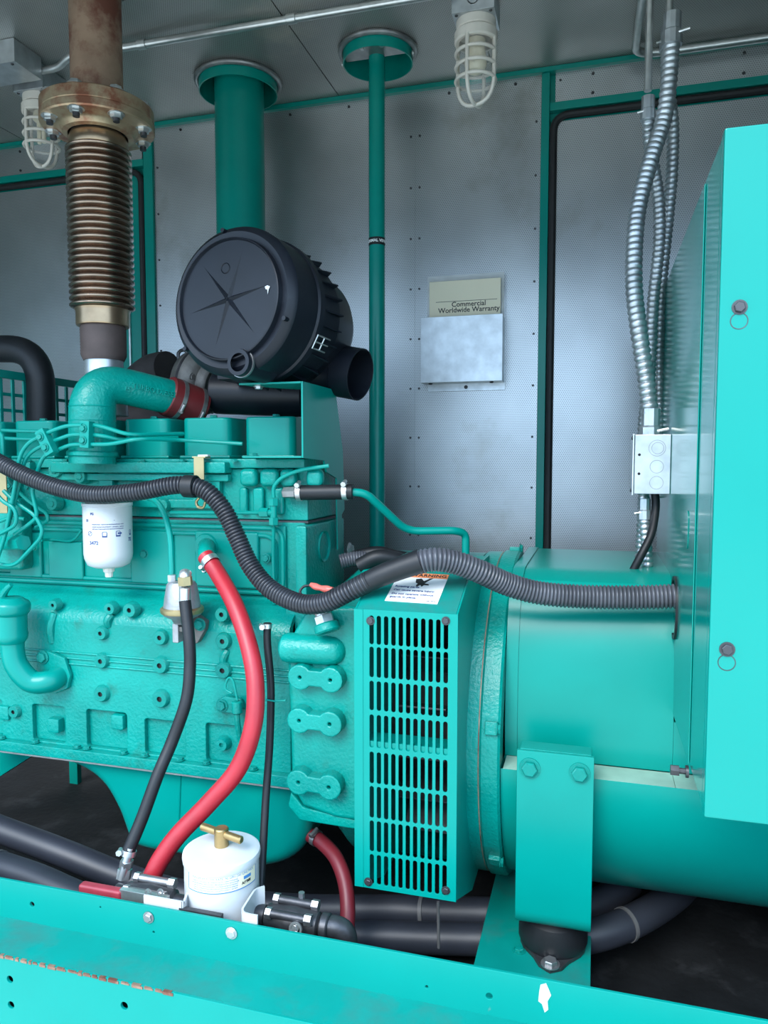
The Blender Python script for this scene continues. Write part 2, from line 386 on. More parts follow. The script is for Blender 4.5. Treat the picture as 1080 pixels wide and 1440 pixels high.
# ================================================================ BASE FRAME
def base_rail():
    t = root('base_rail', (-.4, 1.0, .05), 'long green steel base rail with bolted upright lip along the open side', 'frame')
    LY, LZ0, LZ1 = 1.05, .284, .3535
    def hole(px, py, rpx, Y): p = P(px, py, Y); return circ(p.x, p.z, rp_(rpx, p), 14)
    hl = [hole(*h, LY) for h in ((45, 1272, 4.5), (216, 1311, 2.5), (141, 1276, 2), (600, 1388, 3), (688, 1401, 5.5))]
    O('lip', plate([(XL, LZ0), (XR, LZ0), (XR, LZ1), (XL, LZ1)], hl, .005, .0008), tealrail, t, M=frame((0, LY+.0025, 0), (1, 0, 0), (0, 0, 1)))
    O('ledge', box(XL, XR, .968, LY+.004, LZ0-.005, LZ0), tealdust, t)
    hl = [hole(*h, .966) for h in ((15.5, 1376, 6), (17, 1412, 6), (176, 1413, 6.5))]
    a, c = P(421, 1434, .966), P(475, 1470, .966); hl.append(rrect((a.x+c.x)/2, a.z-.024, c.x-a.x, .036, .004))
    O('web', plate([(XL, .0), (XR, .0), (XR, LZ0-.001), (XL, LZ0-.001)], hl, .005, .0008), tealrail, t, M=frame((0, .966, 0), (1, 0, 0), (0, 0, 1)))
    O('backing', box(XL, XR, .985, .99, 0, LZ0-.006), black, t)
    inst('bolt', B_steel, t, P(209, 1290, LY-.001), s=rp_(6.2, P(209, 1290, LY)))
    inst('bolt', B_zinc, t, P(325.5, 1312, LY-.001), s=rp_(6.5, P(325, 1312, LY)))
    bm = bmesh.new()                                        # bare steel where the ledge edge is scraped
    random.seed(3)
    x = P(-20, 1338, .9635).x; xe = P(232, 1393, .9635).x
    while x < xe:
        l = random.uniform(.004, .02); h = random.uniform(.0012, .0035); g = random.uniform(.0, .005)
        box(x, x+l, .9622, .9634, LZ0-.0015-h, LZ0-.0005, bm=bm); box(x, x+l*.8, .9625, .9625+h*1.4, LZ0-.0002, LZ0+.0003, bm=bm); x += l+g
    o = O('paint_chips', bm, rust, t); o['kind'] = 'stuff'
    pts = [(760, 1385), (768, 1383), (772, 1392), (775, 1400), (770, 1408), (771, 1420), (766, 1424), (762, 1412), (757, 1408), (758, 1396)]
    q = [P(a, b_, LY-.0008) for a, b_ in pts]
    O('paint_fleck', xz([(p.x, p.z) for p in q], LY-.0008, LY+.0002), white, t)
base_rail()
def crossbeam():
    a, b_ = P(675, 1362, 1.27), P(832, 1390, 1.27)
    t = root('crossbeam', (-.09, 1.4, FZ), 'green steel crossbeam under the rubber mount of the alternator', 'frame')
    O('top_plate', box(-.196, .006, 1.09, 2.0, .192, .2, .002), tealdust, t)
    O('side_plate', box(-.196, -.19, 1.09, 2.0, FZ, .1918), tealdust, t)
    O('side_plate', box(.0, .006, 1.09, 2.0, FZ, .1918), tealdust, t)
    inst('bolt', B_teal, t, PZ(730, 1337, .2), (0, 0, 1), .009)
crossbeam()
# inner green frame seen under the engine
t = root('skid_frame', (-1.3, 1.9, FZ), 'green steel skid frame in the dark under the engine', 'frame')
a = P(100, 1075, 1.95); c = P(112, 1150, 1.95)
O('upright', box(a.x, c.x+.004, 1.94, 1.96, FZ, .52, .001), teal, t)
O('rail', box(a.x, -.5, 1.935, 1.965, P(110, 1148, 1.95).z-.03, P(110, 1135, 1.95).z-.005, .001), teal, t)
O('gusset', xz([(P(-40, 1060, 1.6).x, P(-40, 1060, 1.6).z+.06), (P(62, 1062, 1.6).x, P(0, 1060, 1.6).z+.03), (P(0, 1090, 1.6).x, P(0, 1092, 1.6).z), (P(-60, 1120, 1.6).x, P(-60, 1120, 1.6).z)], 1.60, 1.63, .002), teal, t)
O('bracket', box(P(85, 1120, 1.9).x, a.x-.001, 1.93, 1.955, P(85, 1130, 1.95).z, P(85, 1112, 1.95).z, .002), teal, t)

# ================================================================ EXHAUST
LATHE = lathe
def exhaust():
    X, Y = EXH.x, EXH.y; K = .915
    def lathe(pr, o, ax, n): return LATHE([(r*K, h) for r, h in pr], o, ax, n)
    z = lambda py: P(137, py, Y).z
    t = root('exhaust_pipe', (X, Y, z(560)), 'rusty exhaust pipe with bolted flange and brown corrugated bellows', 'pipe')
    O('pipe', cyl((X, Y, z(165)), (X, Y, 2.262), .0625*K, 40), rust, t)
    zf = z(179)
    O('flange', cyl((X, Y, zf+.012), (X, Y, zf+.042), .136*K, 56, bev=.003), rustf, t)
    lf = O('flange', lathe([(.072, -.022), (.085, -.02), (.092, -.012), (.100, -.008), (.134, -.006), (.137, -.003), (.137, .011), (0, .011), (0, -.03), (.068, -.03)], (X, Y, zf), (0, 0, 1), 56), rustf, t)
    for k in range(8):
        a = R(12+45*k); p = V((X+.117*K*math.cos(a), Y+.117*K*math.sin(a), zf-.006))
        o = inst('bolt', B_zinc, t, p, (0, 0, -1), .0135, a)
        O('stud', cyl(p+V((0, 0, 0)), p-V((0, 0, .018)), .0075, 12), darksteel, t)
        inst('bolt', B_zinc, t, p+V((0, 0, .048)), (0, 0, 1), .0135, a)
    O('neck', lathe([(.062, z(210)), (.064, z(208)), (.064, zf-.01), (.0, zf-.01)], (X, Y, 0), (0, 0, 1), 40), darksteel, t)
    O('collar', lathe([(0, z(212)), (.068, z(212)), (.071, z(207)), (.071, z(199)), (.066, z(192)), (0, z(192))], (X, Y, 0), (0, 0, 1), 40), bellc, t)
    z0, z1 = z(437), z(211); n = 25; pr = []
    for i in range(n):
        for f, rr in ((0, .066), (.18, .074), (.38, .0795), (.62, .0795), (.82, .074)): pr.append((rr, z0+(z1-z0)*(i+f)/n))
    pr.append((.066, z1))
    O('bellows', lathe(pr, (X, Y, 0), (0, 0, 1), 48), bell, t, 80)
    O('collar', lathe([(0, z(460)), (.064, z(460)), (.0655, z(458)), (.0655, z(441)), (.068, z(437)), (0, z(437))], (X, Y, 0), (0, 0, 1), 40), bellc, t)
    O('sleeve', lathe([(0, z(508)), (.05, z(508)), (.056, z(501)), (.0565, z(463)), (.054, z(459)), (0, z(459))], (X, Y, 0), (0, 0, 1), 40), sleeve, t)
    O('outlet', lathe([(0, z(585)), (.058, z(585)), (.047, z(535)), (.0475, z(506)), (0, z(506))], (X, Y, 0), (0, 0, 1), 32), galv, t)
exhaust()

# ================================================================ ROOF PIPES
def collar(name, c, r, label):
    t = root(name, (c.x, c.y, CH-.03), label, 'collar', 'roof collars')
    O('sleeve', lathe([(r-.003, -.038), (r, -.038), (r, .07), (r-.003, .07)], (c.x, c.y, CH), (0, 0, 1), 56, closed=True), teal, t)
    pr = [(r+.006+.0075*math.cos(2*PI*k/10), -.0075+.0075*math.sin(2*PI*k/10)) for k in range(10)]
    O('edge_bead', lathe(pr, (c.x, c.y, CH), (0, 0, 1), 56, closed=True), steel, t)
    return t
collar('roof_collar', DUCT, DR-.001, 'wide green roof collar around the thick green pipe')
O('cap', cyl((DUCT.x, DUCT.y, 2.262), (DUCT.x, DUCT.y, 2.264), DR+.02, 32), black, ceil)  # black disc added over the sleeve to stop light leaking in
cv = collar('roof_collar', VENT, VR-.001, 'green roof collar with half plate around the thin vent pipe')
O('cap', cyl((VENT.x, VENT.y, 2.262), (VENT.x, VENT.y, 2.264), VR+.02, 32), black, ceil)  # same added light stop over the vent sleeve
hp = [(VENT.x+(VR-.006)*math.cos(a), VENT.y+(VR-.006)*math.sin(a)) for a in [R(180+180*k/20) for k in range(21)]]
pl = O('half_plate', prism(hp, lambda u, v: V((u, v, CH-.02)), (0, 0, .003)), steel, cv)
for dx in (-.026, .026): inst('bolt', B_zinc, cv, V((VENT.x+dx, VENT.y-.055, CH-.0205)), (0, 0, -1), .0055)
for dx in (-VR-.002, VR+.002): inst('bolt', B_zinc, cv, V((VENT.x+dx, VENT.y-.003, CH-.025)), (1 if dx > 0 else -1, 0, 0), .006)
DC = P(338, 250, DUCT.y)
one('intake_duct', cyl((DC.x, DUCT.y, P(338, 505, DUCT.y).z), (DC.x, DUCT.y, 2.261), rp_(34, P(338, 250, DUCT.y)), 48, bev=.003), teal, 'thick green vertical pipe behind the black air cleaner', 'pipe')
VX = P(530, 300, VENT.y).x
t = root('vent_pipe', (VX, VENT.y, FZ), 'thin green vertical vent pipe with black lettered band', 'pipe')
vr = rp_(11.3, P(530, 350, VENT.y))
O('pipe', cyl((VX, VENT.y, FZ), (VX, VENT.y, 2.261), vr, 32, bev=.002), teal, t)
zb = P(530, 341, VENT.y).z
bd = O('band', lathe([(vr, -.010), (vr+.0006, -.010), (vr+.0006, .010), (vr, .010)], (VX, VENT.y, zb), (0, 0, 1), 32, closed=True), black, t)
O('lettering', wrap(text('NORMAL VENT', .0105, .0002, bold=.0003), (VX, VENT.y, zb), vr+.0008, -PI/2+.12), whitep, bd)

# ================================================================ LAMPS
def cage_lamp(base, label, s=1.0, cfl=False):
    """base = centre of the mounting face; hangs down"""
    t = root('cage_lamp', base-V((0, 0, .17*s)), label, 'lamp', 'caged ceiling lamps'); B = V(base)
    A = lambda r, z: (r*s, -z*s)
    O('mounting_cap', lathe([A(0, 0), A(.047, 0), A(.047, .018), A(.043, .022), A(0, .022)], B, (0, 0, 1), 36), cream, t)
    O('collar', lathe([A(0, .0215), A(.046, .0215), A(.051, .026), A(.051, .045), A(.047, .048), A(.040, .048), A(.040, .030), A(0, .030)], B, (0, 0, 1), 40), cream, t)
    O('globe', lathe([A(.039, .034), A(.0395, .13), A(.036, .148), A(.026, .162), A(.012, .169), A(0, .1705)], B, (0, 0, 1), 36), glass, t)
    bm = bmesh.new(); gr = .047
    for k in range(4):
        a = R(-106+90*k); d = V((math.cos(a), math.sin(a), 0)); rad = -d.cross(V((0, 0, 1)))
        pts = [(gr, .04), (gr, .13), (gr*.98, .145), (gr*.88, .163), (gr*.66, .178), (gr*.34, .186), (0, .188)]
        pth = catmull([B+d*(r*s)-V((0, 0, z*s)) for r, z in pts], 5); tube(pth, .0048*s, 8, True, bm)
    for z in (.072, .103, .134):
        lathe([((gr+.0042*math.cos(2*PI*k/8))*s, (-z+.0042*math.sin(2*PI*k/8))*s) for k in range(8)], B, (0, 0, 1), 40, bm, closed=True)
    O('guard', bm, cream, t, 60)
    if not cfl:
        O('bulb', lathe([A(0, .04), A(.022, .04), A(.023, .052), A(.022, .066), A(.0265, .085), A(.026, .098), A(.019, .112), A(.006, .119), A(0, .12)], B, (0, 0, 1), 28), bulbm, t)
    else:
        o = O('bulb', lathe([A(0, .04), A(.02, .04), A(.022, .062), A(.012, .07), A(0, .07)], B, (0, 0, 1), 24), bulbm, t)
        for dx in (-.008, .008): O('tube', cyl(B+V((dx*s, 0, -.065*s)), B+V((dx*s, 0, -.125*s)), .006*s, 12, bev=.002), bulbm, o)
    return t
L1 = PZ(669.5, 32, 2.135); L2 = PZ(57, 138, 2.125)
cage_lamp(L1, 'cream caged lamp with round bulb hanging near the flexible conduits')
cage_lamp(L2, 'cream caged lamp hanging behind the rusty flange', 1.0, True)
def ceil_box(name, c, w, d, h, label):
    t = root(name, (c.x, c.y, CH-h), label, 'box', 'ceiling boxes')
    O('body', box(c.x-w/2, c.x+w/2, c.y-d/2, c.y+d/2, CH-h, CH-.0005, .002), galv, t)
    for dx in (-.4, .4): inst('screw', RIV, t, V((c.x+dx*w, c.y-d*.4, CH-h)), (0, 0, -1), .004)
    O('knockout', lathe([(.011, 0), (.012, -.0004), (.013, 0)], (c.x, c.y-d/2, CH-h*.5), (0, -1, 0), 20, closed=True), steel, t)
    return t
ceil_box('lamp_box', L1, .10, .10, CH-L1.z-.0005, 'grey ceiling box above the lamp with round bulb')
ceil_box('lamp_box', L2, .10, .10, CH-L2.z-.0005, 'grey ceiling box above the lamp behind the flange')
JB = PZ(22, 112, 2.125); ceil_box('junction_box', V((JB.x-.02, JB.y-.02, CH)), .16, .10, .06, 'galvanised ceiling junction box where the thin conduit ends')

# ================================================================ CONDUITS ON THE CEILING
def emt(name, path, r, label, straps=()):
    t = root(name, path[0], label, 'conduit')
    O('tube', tube(path, r, 14), zinc, t)
    for p, d in straps:
        d = V(d).normalized(); O('coupling', cyl(V(p)-d*.012, V(p)+d*.012, r*1.28, 16, bev=.001), zinc, t)
    return t
zc = CH-.018
q = [PZ(x, y, zc) for x, y in ((45, 96), (80, 88), (106, 77), (180, 66), (420, 25), (640, -12))]
q[0].z = q[1].z = zc-.012
emt('ceiling_conduit', catmull(q[:4], 6)+q[4:], .0095, 'thin zinc conduit crossing the ceiling behind the exhaust pipe', [(PZ(200, 62.5, zc), q[4]-q[3]), (PZ(410, 26.5, zc), q[4]-q[3]), (q[0], q[1]-q[0])])
q = [PZ(1085, 52, zc), PZ(925, 77, zc), PZ(895, 60, zc), PZ(905, -20, zc)]
q = [P(1120, 47, 2.165), P(930, 74, 2.165), P(893, 78, 2.15), PZ(904, -10, zc)]
q[0].z = q[1].z = q[2].z = q[3].z = zc
emt('corner_conduit', fillet(q, .06, 8), .0105, 'zinc conduit bent along the ceiling corner over the right door')
YC = 1.74
p0 = P(912, -60, YC); p1 = P(911, 128, YC); p0.x = p1.x
emt('riser_conduit', [p0+V((0, 0, CH-p0.z)), p1], rp_(5.2, p1), 'straight zinc conduit dropping from the ceiling to the flexible conduits')
p2 = P(940, -40, 1.80); p3 = P(940, 55, 1.80); p2.x = p3.x
emt('riser_conduit', [V((p3.x, 1.8, CH)), p3], rp_(5, p3), 'zinc conduit partly hidden behind the thickest conduit connector')
# flexible metal conduits
def flex(name, pts, rpx, pitchpx, label, conn=None, connb=None, m=galv):
    t = root(name, pts[-1], label, 'conduit', 'flexible metal conduits beside the control cabinet')
    pth = catmull(pts, 14); r = rp_(rpx, pts[len(pts)//2]); pit = rp_(pitchpx, pts[len(pts)//2])
    O('flex_tube', corr(pth, r, pit, r*.2, 16), m, t, 60)
    def connector(p, d, side):
        d = V(d).normalized(); o = O('connector', lathe([(0, 0), (r*1.2, 0), (r*1.2, r*1.5), (r*1.05, r*1.7), (r*1.05, r*3.6), (0, r*3.6)], V(p)-d*r*1.0, d, 12), galv, t, 20)
        sx_ = V((side, -.8, 0)).normalized(); c = V(p)+sx_*r*1.25
        O('screw', cyl(c-V((r*.7, 0, 0)), c+V((r*.9, 0, r*.3)), r*.2, 8), zinc, o)
    if conn: connector(pts[0], (0, 0, 1), conn)
    if connb: connector(pts[-1]+V((0, 0, -r*1.4)), (0, 0, 1), connb)
    return t
flex('flexible_conduit', [P(945, 52, 1.74), P(941, 110, 1.735), P(934, 165, 1.73), P(915, 225, 1.70), P(898, 290, 1.67), P(892, 350, 1.64), P(892, 410, 1.62), P(899, 470, 1.60), P(908, 530, 1.60), P(915, 590, 1.60)], 12.2, 9.5, 'thickest flexible conduit crossing over the others into the junction box', 1, 1)
flex('flexible_conduit', [P(911, 160, 1.74), P(913, 200, 1.76), P(925, 270, 1.76), P(927, 340, 1.75), P(918, 430, 1.75), P(914, 520, 1.75), P(905, 600, 1.75), P(905, 700, 1.75), P(900, 806, 1.74)], 8.6, 7.6, 'thin flexible conduit under the straight zinc riser, passing behind the box', -1)
flex('flexible_conduit', [P(938, 62, 1.80), P(938, 110, 1.80), P(946, 170, 1.80), P(945, 240, 1.80), P(939, 310, 1.80), P(930, 400, 1.79), P(926, 500, 1.79), P(927, 600, 1.79), P(928, 700, 1.79)], 8.6, 7.6, 'flexible conduit nearest the cabinet side, dropping behind the box', -1)
flex('flexible_conduit', [P(906, 722, 1.60), P(907, 745, 1.60), P(910, 780, 1.60), P(911, 812, 1.60)], 8.0, 7.6, 'short flexible conduit leaving the bottom of the junction box', -1)
one('black_cable', tube(catmull([P(921, 690, 1.605), P(922, 715, 1.60), P(916, 750, 1.575), P(902, 780, 1.56), P(885, 812, 1.56)], 8), rp_(5.6, P(910, 750, 1.6)), 12), rubber, 'black cable curving down from the junction box to the alternator top', 'cable')
def jbox():
    a, c = P(893, 611, 1.55), P(938, 695, 1.55)
    x0, x1, z0, z1 = a.x, .1375, c.z, a.z
    t = root('junction_box', ((x0+x1)/2, 1.6, z0), 'square galvanised junction box with round knockouts on the cabinet side', 'box')
    O('body', box(x0, x1, 1.55, 1.655, z0, z1, .0015), galv, t)
    O('cover', box(x0-.004, x0-.0005, 1.545, 1.66, z0-.003, z1+.001, .001), galv, t)
    cx = x0+(x1-x0)*.62; h = z1-z0
    for k, (f, rr) in enumerate(((.77, .0155), (.46, .0125), (.19, .0125))):
        O('knockout', lathe([(rr-.0006, -.0005), (rr-.0006, .0006), (rr+.0006, .0006), (rr+.0006, -.0005)], (cx, 1.55, z0+h*f), (0, -1, 0), 28, closed=True), steel, t)
    O('knockout', lathe([(.0105, -.0005), (.0105, .0006), (.0117, .0006), (.0117, -.0005)], (cx+.001, 1.55, z0+h*.77), (0, -1, 0), 28, closed=True), steel, t)
    for f in (.66, .34): O('hole', cyl((x0+.009, 1.5496, z0+h*f), (x0+.009, 1.552, z0+h*f), .0028, 10), black, t)
    for f in (.06, .94): inst('screw', RIV, t, V((x0-.004, 1.552, z0+h*f)), (-1, 0, 0), .004)
jbox()
# ================================================================ DOCUMENT HOLDER
def holder():
    a, c = P(592, 447, 2.145), P(706, 535, 2.145); x0, x1, z0, z1 = a.x, c.x, c.z, a.z
    b0, b1 = P(602, 551, WY), P(710, 551, WY); bt = P(709, 405, WY).z
    t = root('document_holder', ((x0+x1)/2, 2.17, z0), 'galvanised sheet pocket for documents screwed to the wall', 'holder')
    O('back_plate', box(b0.x, b1.x, WY, WY+.0035, b0.z, bt, .0005), galv, t)
    bm = box(x0, x1, 2.144, 2.1465, z0, z1, .0006); box(x0, x1, 2.1466, WY-.0005, z0, z0+.0025, bm=bm); box(x0, x0+.002, 2.1466, WY-.0005, z0+.003, z1-.004, bm=bm); box(x1-.002, x1, 2.1466, WY-.0005, z0+.003, z1-.004, bm=bm)
    O('pocket', bm, galv, t)
    inst('screw', RIV, t, V(((b0.x+b1.x)/2, WY-.0005, b0.z+.011)), s=.0055)
    for f in (.1, .86): inst('screw', RIV, t, V((x0+(x1-x0)*f, 2.17, z0)), (0, 0, -1), .006)
    # booklet in a clear bag, standing in the pocket
    p0, p1 = P(604, 397, 2.172), P(704, 441, 2.172)
    k = root('booklet', ((p0.x+p1.x)/2, 2.172, z0+.003), 'cream warranty booklet standing in the sheet metal pocket', 'booklet')
    zt_ = p0.z
    O('pages', box(p0.x, p1.x, 2.170, 2.178, z0+.004, zt_, .0015), paper, k)
    cx = (p0.x+p1.x)/2; s_ = rp_(9.2, p0)
    O('lettering', text('Commercial', s_*1.05, .0002, bold=.0003), ink, k, M=FR((cx+.012, 2.1696, P(655, 427.5, 2.17).z)))
    O('lettering', text('Worldwide Warranty', s_*1.05, .0002, bold=.0003), ink, k, M=FR((cx+.012, 2.1696, P(655, 435.5, 2.17).z)))
    O('rule', box(p0.x+.02, p1.x-.01, 2.1694, 2.1699, P(650, 423.4, 2.17).z, P(650, 422.8, 2.17).z), ink, k)
    o = one('clear_bag', box(p0.x-.008, p1.x+.008, 2.181, 2.1818, z0+.006, P(650, 386, 2.18).z), plasticm, 'clear plastic bag behind the cream booklet in the pocket', 'bag')
plasticm = mat('clear plastic film', (.75, .75, .72), .2, 0, .05, 30, .2, 40); plasticm.node_tree.nodes['Principled BSDF'].inputs['Alpha'].default_value = .35
holder()
# ================================================================ CONTROL CABINET
def cabinet():
    X, Y0, Y1, Z0, Z1 = .14, 1.0, 1.86, .646, 1.498
    t = root('control_cabinet', (.5, 1.4, Z0), 'tall bright green sheet metal control cabinet over the alternator end', 'cabinet')
    O('body', box(X, 1.15, Y0+.024, Y1, Z0+.004, Z1-.003, .002), tealclean, t)
    fp = O('front_panel', box(X-.0005, 1.15, Y0, Y0+.0215, Z0, Z1, .0025), tealclean, t)
    for px, py in ((1040, 432), (1022.5, 913)):
        p = P(px, py, Y0); o = inst('bolt', B_dark, t, p, s=rp_(7.8, p))
        q = p-V((0, 0, rp_(19, p))); r = rp_(11.3, p)
        O('ring_mark', lathe([(r-.0005, 0), (r-.0005, .0004), (r+.0005, .0004), (r+.0005, 0)], q, (0, -1, 0), 32, closed=True), darksteel, fp)
    # seam and cut-outs in the side sheet
    O('side_sheet', box(X-.0022, X-.0004, Y0+.16, Y1-.01, Z0+.006, Z1-.01, .0006), tealclean, t)
    p = PX(967, 1085, X-.002); o = O('side_bolt', cyl(p+V((-.022, 0, 0)), p, .0045, 10), darksteel, t)
    O('head', cyl(p+V((-.024, 0, 0)), p+V((-.012, 0, 0)), .008, 6), darksteel, o)
    O('washer', cyl(p+V((-.003, 0, 0)), p+V((.001, 0, 0)), .009, 14), darksteel, o)
    g0, g1 = PX(953, 815, X-.003), PX(955, 915, X-.003)
    O('cable_grommet', plate(rrect(0, 0, .10, (g0.z-g1.z), .045), [rrect(0, 0, .086, (g0.z-g1.z)-.014, .038)], .004), rubber, t, M=frame((X-.004, 1.40, (g0.z+g1.z)/2), (0, 1, 0), (0, 0, 1)))
    p = PX(966, 745, X-.003); O('cover_plate', plate(rrect(0, 0, .03, .06, .0145), [], .001), tealclean, t, M=frame((X-.003, p.y, p.z), (0, -1, 0), (0, 0, 1)))
cabinet()
# ================================================================ ENGINE
EX0, EX1 = -1.48, -.592
def PPl(px, py, p0, nrm):
    d = ray(px, py); c = V((0, 0, CZ)); t = (V(p0)-c).dot(V(nrm))/d.dot(V(nrm)); return c+d*t
def boss_mesh():
    b = bmesh.new(); lathe([(1.25, -.2), (1.05, .45), (.98, .52), (.38, .52), (.34, .45), (.34, .2), (0, .2)], (0, 0, 0), (0, 0, 1), 18, b)
    bmesh.ops.recalc_face_normals(b, faces=b.faces); me = bpy.data.meshes.new('boss'); b.to_mesh(me); b.free(); me.materials.append(cast); me.materials.append(black)
    for pl_ in me.polygons:
        if all(me.vertices[i].co.xy.length < .36 for i in pl_.vertices): pl_.material_index = 1  # hole interiors flat black, their shade put into the colour
    me.shade_smooth(); me.set_sharp_from_angle(angle=R(40)); return me
BOSS = boss_mesh()
def engine():
    t = root('diesel_engine', (-1.0, 1.66, .17), 'teal painted diesel engine block with valve covers and bosses', 'engine')
    FY = 1.378
    O('block', yz([(1.69, .972), (1.47, .972), (1.47, .812), (1.46, .80), (1.42, .785), (1.394, .765), (1.39, .735), (1.39, .462), (1.69, .462)], EX0, EX1, .006), cast, t)
    # lower crankcase skirt with cast pockets above the sump flange
    pk = []
    for a, c, y0, y1 in ((-60, 5, 980, 1026), (44, 93, 991, 1029), (120, 180, 999, 1041), (202, 262, 1012, 1050), (288, 342, 1018, 1062)):
        p0, p1 = P(a, y0, FY), P(c, y1, FY); z0, z1 = .464, (P((a+c)/2, (y0+y0)/2, FY).z); pk.append(rrect((p0.x+p1.x)/2, (z0+z1)/2, p1.x-p0.x, z1-z0, .009))
    O('skirt', plate([(EX0, .4625), (EX1, .4625), (EX1, .735), (EX1, .745), (EX0, .745)], pk, .0125, .002), cast, t, M=FR((0, FY+.0063, 0)))
    O('shoulder', yz([(1.384, .7455), (1.378, .742), (1.381, .760), (1.398, .778), (1.43, .795), (1.43, .7455)], EX0, EX1), cast, t)
    for y in (926, 934, 942): 
        z = P(200, y, FY).z; O('rib', tube([V((EX0, FY-.0005, z)), V((EX1, FY-.0005, z))], .0026, 8), cast, t)
    O('sump_flange', box(EX0, EX1+.01, 1.362, 1.88, .437, .4615, .003), cast, t)
    O('sump_gasket', box(EX0, EX1+.01, 1.3655, 1.88, .4330, .4368), zinc, t)
    # round bolt bosses on the side of the crankcase
    for px, py, r in ((79, 850, 7), (158, 855, 8), (186, 857, 9.5), (144, 890, 8.5), (144, 929, 9.5), (144, 975, 10), (315, 863, 9.5), (227, 896, 9.5), (315, 901, 10), (227, 935, 10.5), (315, 942, 10.5), (227, 982, 11), (22, 1000, 8), (250, 905, 0)):
        if not r: continue
        yy = 1.384 if py < 862 else FY; p = P(px, py, yy-.002); inst('boss', BOSS, t, p, s=(rp_(r, p),)*2+((.024,) if py < 880 else (.017,)))
    for px, y0, y1 in ((72, 862, 903), (152, 864, 880), (315, 915, 935)):
        a, c = P(px, y0, FY), P(px, y1, FY); O('rib', tube(catmull([a+V((.006, .004, 0)), a.lerp(c, .5)+V((0, -.002, 0)), c+V((0, .004, 0))], 5), .009, 10), cast, t)
    for px in (-10, 38, 98, 112, 165, 195, 245, 283, 350):
        p = PZ(px, 1045+px*.12, .463); p.y = 1.374; inst('bolt', B_teal, t, p, (0, 0, 1), .0075, px)
    for px, py in ((78, 1018), (8, 1000), (168, 1013)):
        p = P(px, py, FY); O('lug', box(p.x-.018, p.x+.014, FY-.008, FY+.03, p.z-.02, p.z+.014, .006), cast, t)
    p = P(311, 1048, FY-.005); O('plug', lathe([(0, .045), (.016, .045), (.016, .012), (.012, .002), (.012, 0), (.005, 0), (.005, .006), (0, .006)], p, (0, 1, 0), 18), cast, t)
    # sump
    lo = [(-90, 1050), (0, 1053), (60, 1062), (110, 1075), (145, 1098), (168, 1135), (185, 1178), (205, 1192), (260, 1202), (330, 1218), (390, 1214), (425, 1193), (441, 1150), (446, 1100)]
    pts = [(P(a, c, 1.41).x, P(a, c, 1.41).z) for a, c in lo]; pts = [(pts[0][0], .4325)]+pts+[(pts[-1][0], .4325)]
    ol = [V((u, v, 0)) for u, v in pts]; sm = [ol[0]]+[q for q in catmull(ol[1:-1], 5)]+[ol[-1]]
    def inset(d):
        out_ = []; n_ = len(sm)
        for i in range(n_):
            if i in (0, n_-1): out_.append(sm[i].copy()); continue
            tg = (sm[min(i+1, n_-1)]-sm[max(i-1, 0)]).normalized(); out_.append(sm[i]+V((-tg.y, tg.x, 0))*d)
        return out_
    bm = bmesh.new(); rings = []
    for k in range(6):
        a_ = R(18*k); ring = inset(.028*(1-math.sin(a_))); yy = 1.392+.028*(1-math.cos(a_)); rings.append([bm.verts.new((q.x, yy, q.y)) for q in ring])
    rings.append([bm.verts.new((q.x, 1.68, q.y)) for q in sm])
    for a_, b_ in zip(rings, rings[1:]):
        for i in range(len(sm)-1): bm.faces.new((a_[i], a_[i+1], b_[i+1], b_[i]))
    eds = [e_ for e_ in (bm.edges.get((rings[0][i], rings[0][(i+1) % len(sm)])) or bm.edges.new((rings[0][i], rings[0][(i+1) % len(sm)])) for i in range(len(sm)))]
    bmesh.ops.triangle_fill(bm, edges=eds, use_beauty=True)
    O('oil_pan', bm, teal, t, 50)
    a = P(255, 1100, 1.393); O('pan_rib', tube([P(254, 1078, 1.392), P(252, 1140, 1.392), P(251, 1185, 1.395)], .003, 8), teal, t)
    # push rod cover: stamped sheet with double beaded rim
    CY = 1.462; r0 = P(412, 740, 1.455).x; zl, zh = .812, .962
    O('side_cover', box(EX0, r0-.02, CY, 1.4699, zl, zh, .003), teal, t)
    for d in (0, .016):
        pth = fillet([(EX0, CY-.001, zh-.006-d), (r0-.026-d, CY-.001, zh-.006-d), (r0-.026-d, CY-.001, zl+.004+d*.8), (EX0, CY-.001, zl+.004+d*.8)], .03, 6)
        O('bead', tube(pth, .0052, 10), teal, t)
    for x0, x1, y0, y1 in ((15, 62, 747, 812), (70, 120, 760, 815), (185, 246, 745, 822), (276, 366, 746, 833)):
        a, c = P(x0, y0, CY), P(x1, y1, CY); O('cover_panel', box(a.x, c.x, CY-.009, CY+.001, max(c.z, zl+.012), a.z, .0085, 3), teal, t)
    for px, py in ((203, 779), (374, 785), (35, 780)):
        p = P(px, py, CY-.008); inst('bolt', B_teal, t, p, s=rp_(5.2, p))
    # right end of block
    O('end_plate', yz([(1.44, .80), (1.44, .965), (1.685, .965), (1.685, .80)], EX1-.012, EX1+.014, .006), cast, t)
    a = P(462, 770, 1.66); O('core_plug', lathe([(0, 0), (.030, 0), (.034, .004), (.034, -.01)], V((EX1+.014, PX(455, 775, EX1+.014).y, PX(455, 768, EX1+.014).z)), (1, 0, 0), 24), cast, t)
    # cylinder head
    HY = 1.475
    O('cylinder_head', box(EX0, EX1+.004, HY, 1.69, .9725, 1.083, .004), cast, t)
    O('head_gasket', box(EX0, EX1+.006, HY-.004, 1.69, .9682, .9721), darksteel, t)
    O('head_deck', box(EX0, EX1+.002, HY-.012, 1.69, 1.0835, 1.1045, .004), cast, t)
    x1 = P(316, 660, 1.44).x; O('manifold_flange', box(P(70, 660, 1.44).x, x1, HY-.034, HY-.0005, 1.073, 1.0975, .004), cast, t)
